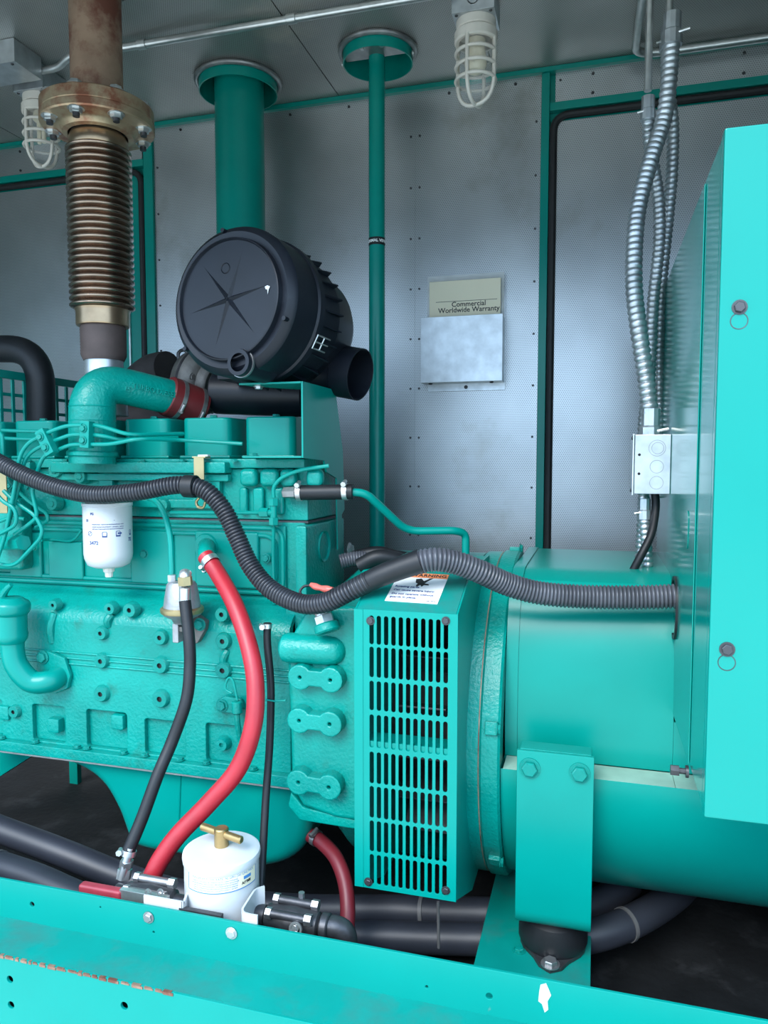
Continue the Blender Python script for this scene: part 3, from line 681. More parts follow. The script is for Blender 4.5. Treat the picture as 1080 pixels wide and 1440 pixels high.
    O('manifold_flange', box(EX0, P(40, 660, 1.44).x, HY-.03, HY-.0005, 1.073, 1.0975, .004), cast, t)
    O('manifold_rib', box(EX0, x1, HY-.02, HY-.0005, 1.055, 1.0715, .004), cast, t)
    # sloped hollow below the manifold flange
    a, c = P(162, 667, HY), P(278, 705, HY)
    O('hollow_frame', plate([(a.x-.03, c.z-.012), (c.x+.06, c.z-.012), (c.x+.06, a.z+.012), (a.x-.03, a.z+.012)], [[(a.x, c.z), (c.x, c.z+.002), (c.x+.03, a.z-.002), (a.x, a.z)]], .016, .003), cast, t, M=FR((0, HY-.008, 0)))
    for px, w in ((355, 13), (384, 14), (410, 12), (447, 12)):
        p = P(px, 665, HY); O('port_column', box(p.x-rp_(w, p), p.x+rp_(w, p), HY-.028, HY-.0005, 1.045, 1.083, .012, 4), cast, t)
    for px, w in ((345, 6), (366, 8), (395, 7)):
        p = P(px, 690, HY); O('head_rib', box(p.x-rp_(w, p), p.x+rp_(w, p), HY-.014, HY-.0005, .985, 1.043, .006, 3), cast, t)
    for px, py, r in ((82, 661, 9), (117, 670, 8), (78, 708, 8), (233, 710, 7), (140, 712, 6)):
        p = P(px, py, HY-.014); inst('boss', BOSS, t, p+V((0, .002, 0)), s=(rp_(r*1.1, p),)*2+(.03,)); inst('bolt', B_teal, t, p-V((0, .010, 0)), s=rp_(r*.6, p))
    for px in (200, 257, 92, 330, 40):
        p = PZ(px, 640, 1.098); p = V((P(px, 640, HY-.02).x, HY-.022, 1.0978)); inst('bolt', B_teal, t, p, (0, 0, 1), .0075, px)
    b_ = P(284, 641, HY-.02); O('lift_nut', box(b_.x-.008, b_.x+.017, HY-.026, HY-.012, 1.1047, 1.1135, .002), white, t)
    # six valve covers
    for k in range(6):
        x = -.749-.1535*k; s = 1
        bm = box(x, x+.118, 1.50, 1.68, 1.105, 1.196, .0)
        ed = [q for q in bm.edges if abs((q.verts[0].co-q.verts[1].co).z) > .05]; bmesh.ops.bevel(bm, geom=ed, offset=.02, segments=5, affect='EDGES', profile=.5)
        bevel(bm, .005, 3, 60)
        v = O('valve_cover', bm, teal, t, 40)
        O('rim', box(x-.004, x+.122, 1.497, 1.683, 1.1047, 1.112, .003), teal, v)
        inst('bolt', B_teal, v, V((x+.066, 1.53, 1.196)), (0, 0, 1), .0085, k)
    # turbo crossover elbow with raised lettering
    pth = fillet([P(130, 652, 1.412), P(130, 533, 1.415), P(242, 559, 1.565)], .075, 12)
    pth = [pth[0]]+[pth[0].lerp(pth[1], f) for f in (.3, .6)]+pth[1:]
    rr = [.0495 if i < 5 else .0485-.008*min(1, (i-5)/9) for i in range(len(pth))]
    el = O('intake_elbow', tube(pth, rr, 32), cast, t, 50)
    for y in (572, 592): p = P(130, y, 1.4135); O('ring', lathe([(.049, -.002), (.0502, 0), (.049, .002)], p, (0, 0, 1), 32), cast, el)
    O('foot_flange', cyl(P(130, 642, 1.412), P(130, 634, 1.412), .054, 28, bev=.003), cast, el)
    # lettering bent along the horizontal arm
    a, c = pth[-1], pth[-8] if len(pth) > 8 else pth[-2]
    s0 = P(150, 534, 1.40); s1 = P(240, 551, 1.52); dx = (s1-s0).normalized()
    ax0 = pth[-2]; ax1 = pth[-1]
    d = (ax1-ax0).normalized(); up = V((0, 0, 1)); up = (up-d*up.dot(d)).normalized(); out = d.cross(up)
    for s_, off, f0, sz in (('TURBO', .004, .22, .0165), ('DIESEL', .004, .72, .0165), ('15', -.006, -.10, .015)):
        me = text(s_, sz, .0026, bold=.0005)
        for v in me.vertices:
            r = .0408; th = (v.co.y+off)/r-.1; L = (ax1-ax0).length*f0+v.co.x
            v.co = ax0+d*L+(out*math.cos(th)+up*math.sin(th))*(r+v.co.z)
        O('lettering', me, cast, el)
    # high pressure fuel lines
    FL = .0043; LY = 1.425
    def line(pts, Y=LY, r=FL, f=.025): 
        q = [P(a[0], a[1], a[2] if len(a) > 2 else Y) for a in pts]; return O('fuel_line', tube(fillet(q, f, 5), r, 10), teal, t)
    line([(116, 598), (95, 598), (72, 606), (40, 622), (28, 640), (20, 690), (8, 750), (-5, 790)], 1.335)
    line([(116, 611), (100, 611), (78, 619), (50, 631), (36, 643), (30, 665), (25, 690), (14, 730), (2, 770)], 1.345)
    line([(116, 625), (100, 625), (80, 633), (62, 641), (55, 655), (50, 672), (45, 690), (53, 727), (40, 738), (20, 752)], 1.35)
    line([(128, 597), (145, 600), (182, 612), (258, 610, 1.46)], 1.35); line([(128, 611), (145, 613), (170, 619, 1.37), (250, 615, 1.47)], 1.352)
    line([(128, 625), (155, 625), (192, 617), (260, 619, 1.44), (341, 624, 1.46)], 1.345)
    line([(-8, 605), (3, 610), (4, 632), (4, 660)], 1.36); line([(3, 605), (20, 606), (62, 607)], 1.47); line([(3, 616), (20, 617), (62, 618)], 1.47)
    line([(-8, 690), (3, 705), (22, 715), (24, 738), (-8, 755)], 1.33); line([(5, 690), (20, 705), (50, 725), (60, 745), (57, 757), (20, 797), (-8, 792)], 1.35)
    line([(12, 672), (20, 685), (40, 705), (66, 722), (68, 732), (50, 742)], 1.40); line([(-5, 735), (15, 727), (35, 730)], 1.40)
    line([(58, 760), (70, 758, 1.45), (103, 762, 1.45), (115, 745, 1.45)], 1.42, .003)
    line([(208, 700, 1.40), (220, 703, 1.39), (232, 722, 1.39), (240, 755, 1.375), (242, 808, 1.36)], 1.40, .0062)
    # leak-off line with tee
    line([(240, 721), (375, 721)], 1.44, .0042); line([(385, 700), (384, 685), (395, 672), (420, 661), (463, 655)], 1.44, .0042, .03); line([(385, 735), (384, 780), (386, 850)], 1.445, .004)
    tee = O('tee_fitting', cyl(P(385, 703, 1.44), P(385, 738, 1.44), .0075, 12), teal, t)
    O('nut', cyl(P(385, 701, 1.44), P(385, 711, 1.44), .0105, 6), teal, tee); O('nut', cyl(P(385, 728, 1.44), P(385, 738, 1.44), .0105, 6), teal, tee); O('nut', cyl(P(366, 721, 1.44), P(378, 721, 1.44), .0105, 6), teal, tee); O('arm', cyl(P(376, 721, 1.44), P(385, 721, 1.44), .0075, 10), teal, tee)
    # line clamps
    for (ax_, ay), (bx, by), Y in (((123, 592), (122, 630), 1.345), ((58, 605), (74, 639), 1.335)):
        a, c = P(ax_, ay, Y), P(bx, by, Y); m_ = (a+c)/2; d = (a-c).normalized(); h = (a-c).length; M_ = frame(m_, d.cross(V((0, 1, 0))).normalized()*1, d)
        k = O('line_clamp', box(-.0115, .0115, -h/2, h/2, -.010, .010, .002), teal, t, M=M_)
        for f in (-.22, .22): inst('bolt', B_teal, k, m_+d*h*f+V((-.002, -.011, 0)), s=.0068)
    # injection pump end
    p = P(18, 763, 1.41)
    ip = O('injection_pump', box(EX0, P(36, 760, 1.43).x, 1.415, 1.46, P(0, 800, 1.43).z, P(0, 700, 1.43).z, .012, 3), cast, t)
    o = O('delivery_valve', cyl(P(0, 764, 1.40), P(30, 763, 1.36), .016, 16, bev=.003), teal, t); O('nut', cyl(P(22, 763, 1.37), P(33, 763, 1.355), .0175, 6), teal, o)
    for px, py in ((8, 676), (10, 690), (13, 683), (38, 685), (48, 770)): inst('bolt', B_teal, t, P(px, py, 1.44), s=.006)
    O('mount_bracket', box(EX0, P(20, 700, 1.45).x, 1.44, 1.474, P(0, 712, 1.45).z, P(0, 655, 1.45).z, .006), cast, t)
    # oil filler neck and cap
    q = catmull([P(17, 885, 1.32), P(17, 905, 1.32), P(23, 935, 1.32), P(44, 958, 1.33), P(70, 958, 1.345), P(84, 950, 1.372)], 8)
    n = len(q); of = O('oil_filler', tube(q, [.030-.006*min(1, i/10) if i < 10 else .024 for i in range(n)], 24), teal, t, 50)
    cp = P(10, 868, 1.32); O('cap', lathe([(0, .044), (.022, .044), (.027, .040), (.036, .034), (.039, .028), (.039, .016), (.036, .010), (.032, .006), (.032, -.030), (.034, -.036), (.033, -.046), (.027, -.055), (0, -.055)], P(16, 868, 1.32), (.03, 0, 1), 32), teal, of)
    a = P(5, 840, 1.32); O('cap_handle', tube(catmull([P(4, 850, 1.32), P(4, 838, 1.318), P(9, 829, 1.316), P(16, 822, 1.315)], 5), [.011-.0004*i for i in range(16)], 10), teal, of)
    fl = [(92, 925), (100, 950), (96, 968), (80, 975), (60, 972), (52, 935), (58, 917), (68, 915)]
    O('flange', xz([(P(a_, b_, 1.37).x, P(a_, b_, 1.37).z) for a_, b_ in fl], 1.366, 1.377, .003), cast, of); inst('bolt', B_teal, of, P(60, 924, 1.365), s=.0115)
    # dipstick and its bracket
    ds = O('dipstick', tube(catmull([P(333, 992, 1.35), P(334, 1015, 1.35), P(338, 1042, 1.36)], 5), .006, 10), cast, t)
    O('ring_handle', tube(catmull([P(326, 975, 1.35), P(317, 968, 1.35), P(321, 954, 1.35), P(328, 958, 1.35), P(334, 985, 1.35)], 6), .0025, 8), cast, ds)
    O('bracket', xz([(P(a_, b_, 1.372).x, P(a_, b_, 1.372).z) for a_, b_ in ((304, 985), (318, 978), (340, 982), (345, 995), (335, 1003), (308, 1000))], 1.366, 1.377, .003), cast, ds); inst('bolt', B_teal, ds, P(312, 992, 1.365), s=.010)
    O('collar', cyl(P(333, 986, 1.35), P(334, 1003, 1.35), .011, 14, bev=.002), cast, ds)
    # breather elbow stub for the red hose
    O('breather_stub', tube(catmull([P(290, 768, 1.452), P(291, 770, 1.43), P(290, 778, 1.405), P(294, 790, 1.395)], 6), .0175, 18), teal, t)
    O('breather_boss', lathe([(.030, 0), (.026, .008), (0, .010)], P(291, 768, 1.456), (0, -1, 0), 22), teal, t)
    # flywheel housing
    hx0, hx1 = EX1-.0, -.408; HC = V((0, 1.66, .553))
    O('bell_housing', lathe([(0, hx0), (.24, hx0), (.275, hx0+.04), (.338, hx0+.11), (.338, hx1), (0, hx1)], HC, (1, 0, 0), 64), cast, t)
    out = [(428, 862), (440, 853), (505, 853), (505, 1156), (470, 1150), (425, 1134), (410, 1105), (407, 1000), (404, 940), (404, 905)]
    O('housing_face', xz([(P(a_, b_, 1.315).x, P(a_, b_, 1.315).z) for a_, b_ in out], 1.312, 1.62, .02, 4), cast, t, 50)
    a, c = P(392, 912, 1.30), P(505, 912, 1.30)
    O('starter_boss', lathe([(0, 0), (.018, 0), (.0265, .006), (.029, .016), (.029, .095), (.027, .112), (.02, .124), (.01, .130), (0, .131)], V((a.x, 1.312, a.z)), (1, .05, 0), 28), cast, t)
    O('housing_lip', xz([(P(a_, b_, 1.33).x, P(a_, b_, 1.33).z) for a_, b_ in ((412, 1110), (430, 1132), (505, 1150), (505, 1163), (425, 1150), (408, 1130))], 1.318, 1.40, .004), cast, t)
    for (x0, y0), (x1, y1) in (((421, 953), (464, 957)), ((420, 1014), (463, 1019)), ((419, 1101), (462, 1108))):
        a, c = P(x0, y0, 1.286), P(x1, y1, 1.286); d = (c-a).length; ang = math.atan2(c.z-a.z, c.x-a.x); r = rp_(16, a); loop = []
        for k in range(13): th = R(35+290*k/12); loop.append((r*math.cos(th), r*math.sin(th)))
        for k in range(13): th = R(215+290*k/12); loop.append((d+r*math.cos(th), r*math.sin(th)))
        O('mounting_pad', plate(loop, [circ(0, 0, rp_(4.6, a), 16), circ(d, 0, rp_(4.6, a), 16)], .03, .003), cast, t, M=frame(a+V((0, .015, 0)), (math.cos(ang), 0, math.sin(ang)), (-math.sin(ang), 0, math.cos(ang))))
        for c_ in (a, c): O('tapped_hole', cyl(c_+V((0, .022, 0)), c_+V((0, .027, 0)), rp_(4.6, a), 14), darksteel, t)
    O('rear_web', box(EX1-.02, -.53, 1.41, 1.68, .45, .795), cast, t)
    # speed sensor
    p = P(457, 873, 1.292); d = (P(449, 845, 1.30)-p).normalized()
    sn = O('speed_sensor', cyl(p-d*.02, p+d*.05, .0095, 16), gold, t); O('nut', cyl(p-d*.004, p+d*.010, .0185, 6), zinc, sn); O('nut', cyl(p+d*.011, p+d*.016, .0155, 16), zinc, sn)
    O('sensor_boss', cyl(p-d*.022, p-d*.0045, .024, 20, bev=.003), cast, t)
    # coolant connection at the head end
    O('coolant_fitting', cyl(P(400, 693, 1.455), P(424, 692, 1.45), .012, 6), steel, t)
    return t
ENG = engine()
# ================================================================ ENGINE ACCESSORIES
redc = mat('dark red silicone', (.13, .012, .014), .5, 0, .1, 18)
def air_bracket():
    X = -.569; Y0, Y1 = 1.405, 1.60
    t = root('air_cleaner_bracket', (X, 1.5, 1.105), 'green folded plate bracket carrying the black air cleaner', 'bracket')
    zt_ = P(425, 536, Y0).z; zb_ = 1.1055
    O('plate', yz([(Y0, zb_), (Y0, zt_), (Y1, zt_+.0), (Y1+.05, 1.12), (Y1+.06, .985), (Y1+.04, .975), (Y1+.04, .90), (Y1+.012, .895), (Y1+.005, 1.06), (Y1-.06, 1.075), (Y1-.075, 1.10)], X-.004, X, .0008), teal, t)
    xl = P(336, 547, Y0).x
    O('shelf', prism([(X-.0045, Y0), (xl, Y0), (xl+.03, Y0+.06), (X-.0045, Y1)], lambda u, v: V((u, v, zt_-.004)), (0, 0, .004), .0006), teal, t)
    O('foot', box(P(341, 645, Y0).x, X-.0045, Y0, Y0+.08, zb_, zb_+.004, .0008), teal, t)
    inst('bolt', B_zinc, t, V((xl+.03, Y0+.03, zt_-.0045)), (0, 0, -1), .008); inst('bolt', B_zinc, t, V((X, PX(491, 773, X).y, PX(491, 773, X).z)), (1, 0, 0), .013)
    inst('bolt', B_teal, t, V((P(355, 640, 1.43).x, Y0+.03, zb_+.004)), (0, 0, 1), .009)
air_bracket()
def air_cleaner():
    C0 = P(319, 420, 1.34); C1 = P(448, 474, 1.68); ax = (C1-C0).normalized(); L = (C1-C0).length; r = .144
    t = root('air_cleaner', (C0+C1)/2-V((0, 0, .14)), 'large round black plastic air cleaner canister', 'air filter')
    O('canister', lathe([(0, .05), (r-.006, .05), (r-.004, .20), (r-.012, .205), (r-.014, .22), (r-.02, L-.06), (r-.034, L-.03), (r-.06, L), (0, L)], C0, ax, 64), blackp, t, 30)
    cap = O('end_cover', lathe([(0, .006), (r*.80, .006), (r*.815, .0), (r*.83, .001), (r*.845, .012), (r*.93, .010), (r, .018), (r+.004, .026), (r+.003, .10), (r+.007, .104), (r+.007, .122), (0, .122)], C0, ax, 72), blackp, t, 25)
    x = V((0, 0, 1)); x = (x-ax*x.dot(ax)).normalized(); y = ax.cross(x)
    for k in range(6):
        a = R(18+60*k); d = x*math.cos(a)+y*math.sin(a); s = ax.cross(d)
        b = bmesh.new(); c = C0+ax*.0065; tip = c+d*r*.66
        v = [b.verts.new(p) for p in (c+s*.006, c-s*.006, tip, c-ax*.006+d*.004, tip-ax*.0005)]
        for f in ((0, 2, 4, 3), (2, 1, 3, 4), (0, 1, 2), (0, 3, 1)): b.faces.new([v[i] for i in f])
        O('star_rib', b, blackp, cap)
    O('emblem_dot', lathe([(.009, 0), (.010, .0012), (.011, 0)], C0+ax*.0055+x*.062+y*-.01, -ax, 20, closed=True), blackp, cap)
    for k, a in enumerate((20, 140, 262)):
        d = x*math.cos(R(a+90))+y*math.sin(R(a+90)); c = C0+ax*.012+d*r*.965; O('notch', cyl(c-ax*.008, c+ax*.012, .0045, 8), blackp, cap)
    for k in range(28):
        a = R(k*360/28); d = x*math.cos(a)+y*math.sin(a); s = ax.cross(d); c = C0+d*(r-.004)
        O('rib', prism([(0, .135), (.012, .195), (0, .195)], lambda u, v: c+d*u+ax*v-s*.0015, s*.003), blackp, t)
    # scuff of pale paint and outlet for dust
    p = PPl(380, 403, C0+ax*.005, ax)
    O('paint_scuff', prism([(0, 0), (.006, .003), (.012, .001), (.010, -.004), (.006, -.005), (.005, -.014), (.003, -.005)], lambda u, v: p-y*u+x*v-ax*.0008, ax*.0006), whited, cap)
    dp = PPl(350, 514, C0+ax*.03, ax); port = O('dust_port', lathe([(.018, -.035), (.0255, -.035), (.0265, -.030), (.0265, .06), (.0, .06), (0, 0), (.0185, 0)], dp, ax, 28), blackp, t)
    O('clip_ring', lathe([(.0265, -.024), (.028, -.024), (.028, -.019), (.0265, -.019)], dp, ax, 28, closed=True), steel, port)
    # wire clip over the joint
    d0 = (P(445, 480, 1.45)-C0); d0 = (d0-ax*d0.dot(ax)).normalized(); s = ax.cross(d0); c = C0+d0*(r+.009)+ax*.13
    cl = bmesh.new()
    for o_ in (-.014, 0, .014): tube([c+s*o_-ax*.02, c+s*o_+ax*.028], .0017, 8, True, cl)
    for q_ in (-.02, .006): tube([c-s*.015+ax*q_, c+s*.015+ax*q_], .0017, 8, True, cl)
    O('wire_clip', cl, zinc, t)
    # side inlet
    e0, e1 = P(455, 522, 1.66), P(505, 526, 1.60); d = (P(507, 527, 1.60)-P(450, 517, 1.62)).normalized(); q = P(507, 527, 1.60); ir = rp_(36.5, q)
    O('inlet', lathe([(ir-.003, 0), (ir, 0), (ir, -.05), (ir-.002, -.052), (ir-.004, -.15), (ir-.007, -.15)], q, d, 44, closed=True), blackp, t)
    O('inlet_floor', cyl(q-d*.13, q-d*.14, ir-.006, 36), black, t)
    # neck down to the turbocharger
    a, c = P(303, 552, 1.66), P(432, 556, 1.68)
    nk = O('outlet_pipe', cyl(a, c, .052, 36, bev=.004), blackp, t)
    O('saddle', box(P(328, 530, 1.6).x, P(430, 530, 1.6).x, 1.52, 1.63, P(380, 534, 1.55).z, P(380, 520, 1.55).z, .004), blackp, t)
air_cleaner()
def turbo():
    t = root('turbocharger', P(285, 590, 1.72), 'grey cast turbocharger housing below the air cleaner', 'turbocharger')
    c = P(286, 538, 1.72); ax = (P(330, 548, 1.70)-c).normalized()
    O('compressor_housing', lathe([(0, -.06), (.05, -.06), (.072, -.045), (.085, -.02), (.087, .0), (.078, .02), (.062, .028), (.058, .045), (.05, .05), (.05, .03), (0, .03)], c, ax, 40), castir, t, 50)
    O('joint_ring', lathe([(.086, -.016), (.0885, -.014), (.0885, -.010), (.086, -.008)], c, ax, 40), darksteel, t)
    for k in range(7):
        a = R(40+k*40); u = V((0, 0, 1)); u = (u-ax*u.dot(ax)).normalized(); v = ax.cross(u); d = u*math.cos(a)+v*math.sin(a); inst('bolt', B_steel, t, c+d*.07+ax*.022, ax, .007)
    O('lifting_eye', tube(catmull([P(252, 512, 1.68), P(251, 497, 1.68), P(258, 492, 1.68), P(263, 497, 1.68), P(259, 506, 1.68)], 6), .0045, 8), darksteel, t)
    O('band_screw', cyl(P(300, 548, 1.66), P(296, 568, 1.65), .006, 8), zinc, t)
    h = O('exhaust_blanket', tube(catmull([P(236, 518, 1.80), P(215, 522, 1.82), P(192, 540, 1.82), P(178, 565, 1.80), P(172, 600, 1.78)], 8), .046, 20), blanket, t)
    O('exhaust_blanket', tube(catmull([P(158, 560, 1.74), P(175, 585, 1.74), P(215, 590, 1.76), P(255, 592, 1.78)], 8), .042, 20), blanket, t)
turbo()
t = root('charge_hose', P(262, 565, 1.60), 'short dark red rubber coupling between green elbow and turbocharger', 'hose')
a, c = P(234, 556, 1.557), P(283, 575, 1.63); d = (c-a).normalized()
O('hose', cyl(a, c, .0475, 32, bev=.003), redc, t)
for f in (.3, .85): clampband('hose_clamp', t, a.lerp(c, f), d, .0477, .010, steel, (.5, -1, -.35))
one('radiator_hose', tube(fillet([V((-2.2, 1.73, P(-80, 490, 1.73).z)), P(-80, 490, 1.73), P(57, 491, 1.73), P(59, 680, 1.73)], .105, 14), rp_(19, P(57, 520, 1.73)), 28), rubber, 'thick black hose bending down behind the valve covers', 'hose')
def fan_guard():
    X = -1.5; t = root('fan_guard', (X, 1.8, .8), 'green grid fan guard at the front of the engine', 'guard')
    zt_ = PX(0, 519, X).z; 
    O('top_bar', box(X-.01, X, 1.30, 2.12, zt_-.022, zt_, .002), teal, t)
    y = 1.32
    while y < 2.13:
        O('bar', box(X-.006, X, y, y+.010, .75, zt_-.0225, .001), teal, t); y += .042
    z = zt_-.022-.036
    while z > .75:
        O('bar', box(X-.0115, X-.0065, 1.30, 2.12, z-.009, z, .001), teal, t); z -= .042
fan_guard()
# ---------------------------------------------------------------- fuel filter
def fuel_filter():
    c = P(152, 752, 1.388); r = rp_(33, c); zt_ = P(152, 709, 1.388).z; zb_ = P(152, 797, 1.388).z
    t = root('fuel_filter', (c.x, c.y, zb_), 'white spin-on fuel filter can printed in blue', 'filter')
    can = O('can', lathe([(0, zb_), (r*.6, zb_), (r*.86, zb_+.006), (r*.97, zb_+.02), (r, zb_+.03), (r, zt_-.004), (r*1.03, zt_-.003), (r*1.03, zt_+.003), (r*.9, zt_+.004), (0, zt_+.004)], (c.x, c.y, 0), (0, 0, 1), 56), white, t, 45)
    O('drain', lathe([(0, zb_-.022), (.008, zb_-.022), (.009, zb_-.012), (.012, zb_-.010), (.013, zb_+.001), (0, zb_+.001)], (c.x, c.y, 0), (0, 0, 1), 10), cream, t, 20)
    O('filter_head', lathe([(0, zt_+.0045), (r*.9, zt_+.0045), (r*.9, zt_+.03), (0, zt_+.03)], (c.x, c.y, 0), (0, 0, 1), 32), cast, t)
    O('head_arm', box(c.x-.03, c.x+.03, c.y+.02, 1.46, zt_+.006, zt_+.028, .003), cast, t)
    A0 = math.atan2(-c.y, -c.x)
    def put(name, me, px, py, m):
        z = P(px, py, c.y-r).z; off = rp_(px-152, c); a = A0+math.asin(max(-.99, min(.99, off/r))); O(name, wrap(me, (c.x, c.y, z), r+.0004, a), m, can)
    put('lettering', text('3472', .0105, .0002, bold=.0002), 133.5, 764, inkb)
    put('lettering', text('72', .0105, .0002, bold=.0002), 180, 762.5, inkb)
    put('lettering', text('FG', .007, .0002, bold=.0003), 132, 723, inkb)
    for y, n in ((738, 30), (741.5, 34), (744.5, 32)):
        random.seed(int(y)); s_ = ''.join(random.choice('enmoarsti ') for _ in range(n)); put('fine_print', text(s_, .0046, .0001), 152, y, inkb)
    for y, s_ in ((731.5, 'EEE'), (733.5, '=E=')): put('fine_print', text(s_, .005, .0001), 126, y, inkb)
    put('arrow', bm2(box(-.03, .02, -.0005, .0005, 0, .0002)), 148, 732.5, inkb)
    for px, w, s_ in ((147.5, .010, 0), (165, .010, 1), (180.5, .006, 0)):
        bm = bmesh.new(); me = plate(rrect(0, .003, w, .011, .0025), [rrect(0, .0035, w-.0022, .0085, .0018)], .0003); bm.from_mesh(me); box(-w/2, w/2, -.0035, -.0005, -.0001, .0002, bm=bm)
        if s_: box(-.001, .008, .002, .005, -.0001, .0002, bm=bm)
        put('pictogram', bm2(bm), px, 754, inkb)
    put('pictogram', plate(circ(0, 0, .0052, 18), [circ(0, 0, .0043, 18)], .0003), 129, 750.5, inkb); put('pictogram', plate([(-.003, -.003), (.003, .003), (.0022, .0035), (-.0036, -.0025)], [], .0003), 129, 750.5, inkb)
def bm2(bm):
    me = bpy.data.meshes.new('p'); bm.to_mesh(me); bm.free(); return me
fuel_filter()
# ---------------------------------------------------------------- lift pump
def lift_pump():
    c = P(256, 845, 1.345); s = rp_(1, c)
    t = root('fuel_lift_pump', c-V((0, 0, 55*s)), 'small grey cast fuel lift pump with gold rim on the engine side', 'pump')
    z = lambda py: P(256, py, 1.345).z
    O('dome', lathe([(0, z(856)), (26*s, z(856)), (24*s, z(840)), (21*s, z(822)), (18*s, z(818)), (0, z(817))], (c.x, c.y, 0), (0, 0, 1), 36), castal, t, 40)
    O('rim', lathe([(0, z(861)), (29*s, z(861)), (30*s, z(859)), (30*s, z(855)), (28*s, z(853)), (0, z(853))], (c.x, c.y, 0), (0, 0, 1), 40), gold, t)
    O('lower_body', lathe([(0, z(876)), (12*s, z(876)), (15*s, z(870)), (26*s, z(864)), (28*s, z(861)), (0, z(861))], (c.x, c.y, 0), (0, 0, 1), 32), castal, t, 40)
    O('stem', box(c.x-12*s, c.x-2*s, c.y-.012, c.y+.02, z(903), z(876), .003), castal, t)
    O('lever', box(c.x-8*s, c.x+9*s, c.y-.008, c.y+.024, z(888), z(880), .003), castir, t)
    f = [(277, 862), (293, 873), (291, 885), (281, 903), (270, 906), (262, 890), (264, 868)]
    fl = O('flange', xz([(P(a, b_, 1.37).x, P(a, b_, 1.37).z) for a, b_ in f], 1.360, 1.377, .003), castir, t); inst('bolt', B_teal, t, P(281, 878, 1.359), s=.010)
    O('inlet_nut', cyl(V((P(242, 812, 1.345).x, c.y, z(818))), V((P(242, 812, 1.345).x, c.y, z(809))), .009, 6), zinc, t)
    o = O('hose_elbow', tube(catmull([P(258, 832, 1.34), P(259, 822, 1.325), P(260, 812, 1.322), P(261, 806, 1.33)], 5), .0125, 14), zinc, t)
    O('nut', cyl(P(260, 811, 1.313), P(261, 823, 1.313), .0145, 6), gold, t); O('ferrule', cyl(P(260, 826, 1.31), P(260, 852, 1.31), .0115, 18, bev=.001), zinc, t)
lift_pump()
# ---------------------------------------------------------------- hoses
def hose(name, pts, rpx, m, label, n=8):
    t = root(name, pts[-1], label, 'hose'); r = rp_(rpx, pts[len(pts)//2]); O('hose', tube(catmull(pts, n), r, 20), m, t); return t, r
t, r = hose('fuel_hose', [P(260, 845, 1.31), P(266, 900, 1.295), P(267, 940, 1.285), P(262, 985, 1.27), P(243, 1040, 1.25), P(222, 1090, 1.22), P(200, 1150, 1.19), P(180, 1198, 1.165)], 8.6, rubber, 'black fuel hose from the grey lift pump to the red handled valve')
a, c = P(183, 1192, 1.165), P(171, 1237, 1.15); d = (a-c).normalized()
clampband('hose_clamp', t, P(181, 1199, 1.164), d, r*1.05, .010, zinc, (-1, -.5, 0))
o = O('fitting', cyl(c, a, .008, 14), zinc, t); O('nut', cyl(P(177, 1219, 1.16), P(178.5, 1210, 1.16), .0125, 6), zinc, o); O('nut', cyl(P(173.5, 1236, 1.155), P(176, 1222, 1.16), .0135, 6), zinc, o)
t, r = hose('red_hose', [P(289, 782, 1.392), P(306, 806, 1.375), P(330, 850, 1.335), P(349, 905, 1.30), P(359, 960, 1.275), P(356, 1020, 1.255), P(335, 1080, 1.24), P(295, 1128, 1.22), P(250, 1175, 1.195), P(222, 1215, 1.175), P(208, 1250, 1.16)], 13, redh, 'long bright red rubber hose curving down across the engine side', 10)
clampband('hose_clamp', t, P(296, 790, 1.385), P(306, 806, 1.375)-P(289, 782, 1.392), r*1.02, .013, zinc, (-1, -.3, -.6))
t, r = hose('drain_hose', [P(376, 876, 1.33), P(376, 905, 1.33), P(380, 950, 1.325), P(381, 985, 1.32), P(379, 1050, 1.31), P(374, 1120, 1.29), P(370, 1190, 1.26), P(366, 1260, 1.22)], 5.4, rubber, 'thin black hose hanging between the red hose and bell housing')
clampband('hose_clamp', t, P(376, 880, 1.33), (0, 0, 1), r*1.05, .009, zinc, (-1, -.6, 0))
O('tie', tube([P(374, 984, 1.31), P(386, 986, 1.31), P(402, 985, 1.31)], .0018, 8), tealdust, t)
t, r = hose('drain_hose', [P(436, 1174, 1.42), P(452, 1184, 1.41), P(472, 1206, 1.38), P(485, 1240, 1.35), P(489, 1280, 1.32), P(486, 1330, 1.29)], 10.5, redd, 'dark maroon hose dropping from the sump beside the slotted guard')
clampband('hose_clamp', t, P(444, 1178, 1.415), P(452, 1184, 1.41)-P(436, 1174, 1.42), r*1.05, .010, steel, (0, -.5, 1))
# coolant bypass hose and pipe
t = root('bypass_pipe', P(655, 772, 1.62), 'thin green coolant pipe bent down to the alternator with black rubber hose end', 'pipe')
pb = [P(488, 692, 1.46), P(514, 693, 1.47), P(572, 747, 1.55), P(640, 746, 1.58), P(655, 750, 1.60), P(655, 782, 1.60)]
O('pipe', tube(fillet(pb, .03, 6), .0085, 14), teal, t)
h0, h1 = P(416, 693, 1.45), P(497, 691.5, 1.462); O('rubber_hose', cyl(h0, h1, .0158, 22, bev=.001), rubber, t); d = h1-h0
clampband('hose_clamp', t, h0.lerp(h1, .06), d, .0162, .010, zinc, (0, -.3, 1)); clampband('hose_clamp', t, h0.lerp(h1, .86), d, .0162, .010, zinc, (0, -.3, 1))
